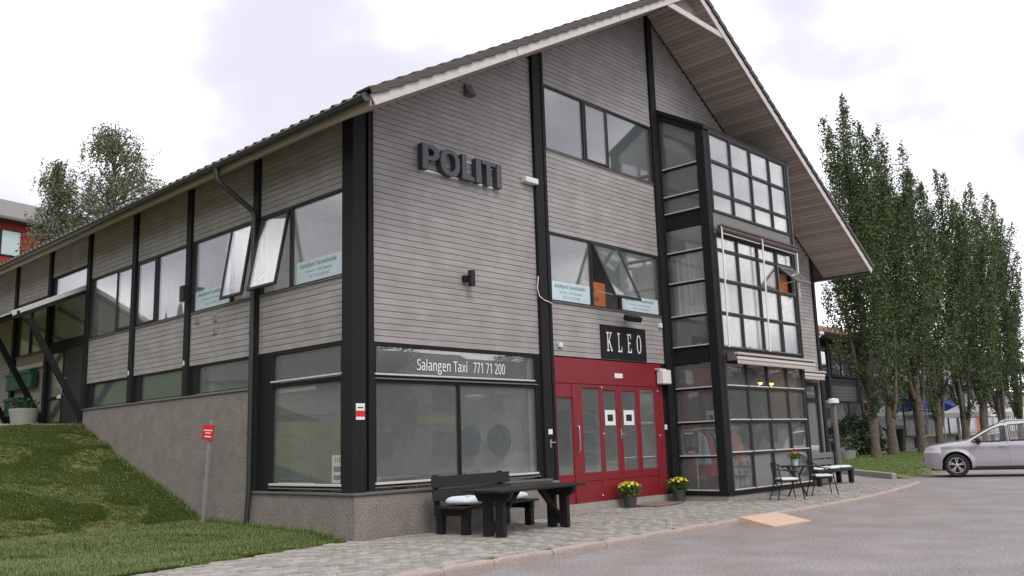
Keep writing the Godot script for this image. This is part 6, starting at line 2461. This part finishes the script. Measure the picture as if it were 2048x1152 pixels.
func make_trees() -> void:
	var kinds := []
	var hs := [16.9, 16.4, 15.8]
	for k in 3:
		kinds.append(poplar_variant(k, hs[k]))
	var xs := [31.0, 33.2, 36.1, 41.2, 44.0, 47.5, 52.0, 55.6]
	var zs := [-3.6, -3.5, -3.3, -4.1, -3.6, -3.6, -3.8, -3.8]
	var sy := [1.0, 0.99, 1.0, 0.92, 0.98, 0.95, 1.0, 1.0]
	var say := ["tall poplar nearest the stone edging and bench", "tall poplar second along from the stone edging", "tall poplar beside the wheelie bin", "tall poplar just past the wheelie bin", "tall poplar with twin trunks at the lawn's middle", "tall poplar in front of the canopy tents", "tall poplar beyond the canopy tents", "tall poplar at the far end of the lawn"]
	for i in xs.size():
		var t := thing("poplar_tree", say[i], "tree", Vector3(xs[i], lawn2_y(xs[i], zs[i]) - 0.02, zs[i]), i * 1.7, "poplars in a row")
		t.scale = Vector3(1.0 + 0.06 * sin(i * 2.0), sy[i], 1.0 + 0.06 * cos(i * 3.0))
		part(t, "trunk", kinds[i % 3][0], M.bark)
		part(t, "limbs", kinds[i % 3][1], M.bark)
		part(t, "crown", kinds[i % 3][2], M.leaf_poplar)
	for i in 9:
		var p: Vector3 = [Vector3(-22, -0.2, 27), Vector3(22, -0.2, 29), Vector3(36, -0.2, 28), Vector3(47, -0.2, 30), Vector3(58, -0.2, 27), Vector3(72, -0.2, 29), Vector3(88, -0.2, 27), Vector3(-32, 0.3, -20), Vector3(-24, 0.6, -62)][i]
		var t := thing("street_tree", "broad leafy street tree across the road", "tree", p, i * 2.1, "street trees")
		t.scale = Vector3(2.3, 0.55, 2.3)
		part(t, "trunk", kinds[i % 3][0], M.bark)
		part(t, "crown", kinds[i % 3][2], M.leaf_poplar)
	# birches on the slope by the red house
	birch("big birch tree beside the red house on the slope", Vector3(12.6, 9.2, -41.2), 12.2, 5.4, 5)
	birch("slender birch tree close to the red house wall", Vector3(9.6, 9.4, -41.9), 9.4, 1.5, 9)
	leafy("green_shrub", "light green shrub under the red house window", Vector3(6.6, 12.2, -47.0), 1.4, 1.9, 900, M.leaf_fresh, 0.2)
	# spruces along the hill that the side windows mirror
	var sp := MB.new()
	sp.tinted = true
	for k in 9:
		var y := 1.0 + k * 1.1
		var r := 2.1 * (1.0 - k / 9.5)
		for j in 18:
			var a := TAU * (j + rng.randf()) / 18
			var d := Vector3(cos(a), 0, sin(a))
			var kk := rng.randf_range(0.7, 1.2)
			sp.tint = Color(kk, kk, kk)
			var side := Vector3(-d.z, 0, d.x) * r * 0.25
			var tip := d * r + Vector3(0, y - 0.5, 0)
			var nn := (d + Vector3(0, 1, 0)).normalized()
			sp.tri(Vector3(0, y + 1.2, 0), tip + side, tip - side, nn, nn, nn)
	var mm := MultiMesh.new()
	mm.transform_format = MultiMesh.TRANSFORM_3D
	mm.mesh = sp.mesh()
	mm.instance_count = 420
	for i in 420:
		var x := rng.randf_range(-175, -62)
		var z := rng.randf_range(-190, 20)
		var s := rng.randf_range(0.6, 1.5)
		mm.set_instance_transform(i, Transform3D(Basis(Vector3.UP, rng.randf() * TAU).scaled(Vector3(s, s * rng.randf_range(0.9, 1.3), s)), Vector3(x, hill_y(x, z) - 0.3, z)))
	var mi := MultiMeshInstance3D.new()
	mi.name = "spruce_wood"
	mi.multimesh = mm
	mi.material_override = M.needle
	add_child(mi)
	tag(mi, "far spruce wood covering the hill across the side road", "wood")
	mi.set_meta("kind", "stuff")

func birch(label: String, at: Vector3, H: float, R: float, seed_: int) -> void:
	var t := thing("birch_tree", label, "tree", at, 0.0, "birches on the slope")
	rng.seed = 1000 + seed_
	var trunk := MB.new()
	var limbs := MB.new()
	var crown := MB.new()
	crown.tinted = true
	trunk.tube([Vector3(0, -0.5, 0), Vector3(0.1, H * 0.3, 0), Vector3(-0.1, H * 0.65, 0.1), Vector3(0.1, H * 0.97, 0)], [0.2, 0.16, 0.09, 0.015], 9)
	for k in (160 if R > 3.0 else 70):
		var f := rng.randf_range(0.14, 0.97)
		var y := f * H
		var a := k * 2.39996
		var reach := R * sin(PI * clampf(0.12 + f * 0.86, 0, 1)) * rng.randf_range(0.45, 1.0) + 0.2
		var d := Vector3(cos(a), 0, sin(a))
		var p0 := Vector3(0, y * 0.93, 0)
		var p1 := d * reach * 0.55 + Vector3(0, y + 0.7, 0)
		var p2 := d * reach + Vector3(0, y + 0.35, 0)
		limbs.tube([p0, p1, p2], [0.05, 0.028, 0.01], 5, false)
		for q in 9:
			# hanging twigs
			var s := p1.lerp(p2, rng.randf()) if q > 2 else p0.lerp(p1, rng.randf_range(0.4, 1.0))
			s += Vector3(rng.randfn() * 0.28, rng.randfn() * 0.15, rng.randfn() * 0.28)
			var L := rng.randf_range(0.5, 1.5)
			var drift := Vector3(rng.randfn() * 0.15, -L, rng.randfn() * 0.15)
			for j in int(L * 17):
				var p := s + drift * rng.randf() + Vector3(rng.randfn(), rng.randfn(), rng.randfn()) * 0.06
				one_leaf(crown, p, rng.randf_range(0.09, 0.17), 1.2)
	part(t, "trunk", trunk, M.bark_birch)
	part(t, "limbs", limbs, M.bark_birch)
	part(t, "crown", crown, M.leaf_birch)


# ---------------------------------------------------------------- grass
func make_grass() -> void:
	rng.seed = 4242
	var m := MB.new()
	for k in 7:
		var a := k * 2.4
		var d := Vector3(cos(a), 0, sin(a))
		var s := Vector3(-d.z, 0, d.x) * 0.006
		var p := d * rng.randf_range(0.0, 0.05)
		var tip := p + d * rng.randf_range(0.02, 0.06) + Vector3(0, rng.randf_range(0.03, 0.065), 0)
		var nn := (Vector3.UP - d * 0.4).normalized()
		m.tri(p - s, p + s, tip, nn, nn, nn)
	var tuft := m.mesh()
	var xf := []
	var col := []
	var f: FastNoiseLite = mesh_cache["lawn_noise"]
	var tries := 0
	while xf.size() < 150000 and tries < 600000:
		tries += 1
		var z := 2.0 - 16.0 * pow(rng.randf(), 1.25)
		var x := -0.07 - 8.5 * rng.randf()
		if z > -0.06 - 0.21 * x:
			continue
		if z < -11.4 and x > -2.35:
			continue
		var s := see(Vector3(x, 0.5, z))
		if s.z < 1.0 or s.x < -60 or s.x > 760:
			continue
		var dry := f.get_noise_2d(x * 1.3 + 40, z * 1.3)
		if dry < -0.12 and rng.randf() < 0.8:
			continue
		var g := rng.randf_range(0.5, 1.3) * (2.2 if x > -0.25 and rng.randf() < 0.35 else 1.0)
		xf.append(Transform3D(Basis(Vector3.UP, rng.randf() * TAU).scaled(Vector3(1, g, 1)), Vector3(x, lawn_y(x, z) - 0.005, z)))
		var tone := rng.randf_range(0.88, 1.12)
		col.append(Color(tone, tone, tone))
	for i in 26000:
		var z := rng.randf_range(-5.4, 1.6)
		var x := 20.0 + 30.0 * pow(rng.randf(), 1.6)
		if x < curve_at([Vector2(-5.5, 26), Vector2(-2.9, 24.6), Vector2(1.34, 19.95), Vector2(1.6, 20.25)], z) + 0.05:
			continue
		xf.append(Transform3D(Basis(Vector3.UP, rng.randf() * TAU).scaled(Vector3(1.3, rng.randf_range(0.5, 1.1), 1.3)), Vector3(x, lawn2_y(x, z), z)))
		col.append(Color(0.78, 0.9, 0.7))
	# weeds in the paving joints and along the walls
	for i in 5200:
		var x := rng.randf_range(-3.0, 17.0)
		var z := 0.24 + 3.4 * pow(rng.randf(), 1.5) if x > 0 else rng.randf_range(-0.06 - 0.21 * x, 3.6)
		if x > 9.6 and x < 14.1:
			z = maxf(z, 1.48 + 0.4 * rng.randf())
		var w := f.get_noise_2d(x * 0.8, z * 2.0 + 9) + 0.25 * ss(8, 15, x) + 0.25 * ss(0.5, 0.2, z)
		if w < 0.18 or z > kerb_z(x) - 0.15:
			continue
		xf.append(Transform3D(Basis(Vector3.UP, rng.randf() * TAU).scaled(Vector3(0.5, rng.randf_range(0.15, 0.5), 0.5)), Vector3(x, -0.006, z)))
		col.append(Color(1.1, 1.0, 0.8))
	var mm := MultiMesh.new()
	mm.transform_format = MultiMesh.TRANSFORM_3D
	mm.use_colors = true
	mm.mesh = tuft
	mm.instance_count = xf.size()
	for i in xf.size():
		mm.set_instance_transform(i, xf[i])
		mm.set_instance_color(i, col[i])
	var mi := MultiMeshInstance3D.new()
	mi.name = "grass"
	mi.multimesh = mm
	mi.material_override = M.grass_blade
	add_child(mi)
	tag(mi, "short rough grass on the bank beside the concrete base wall", "grass")
	mi.set_meta("kind", "stuff")
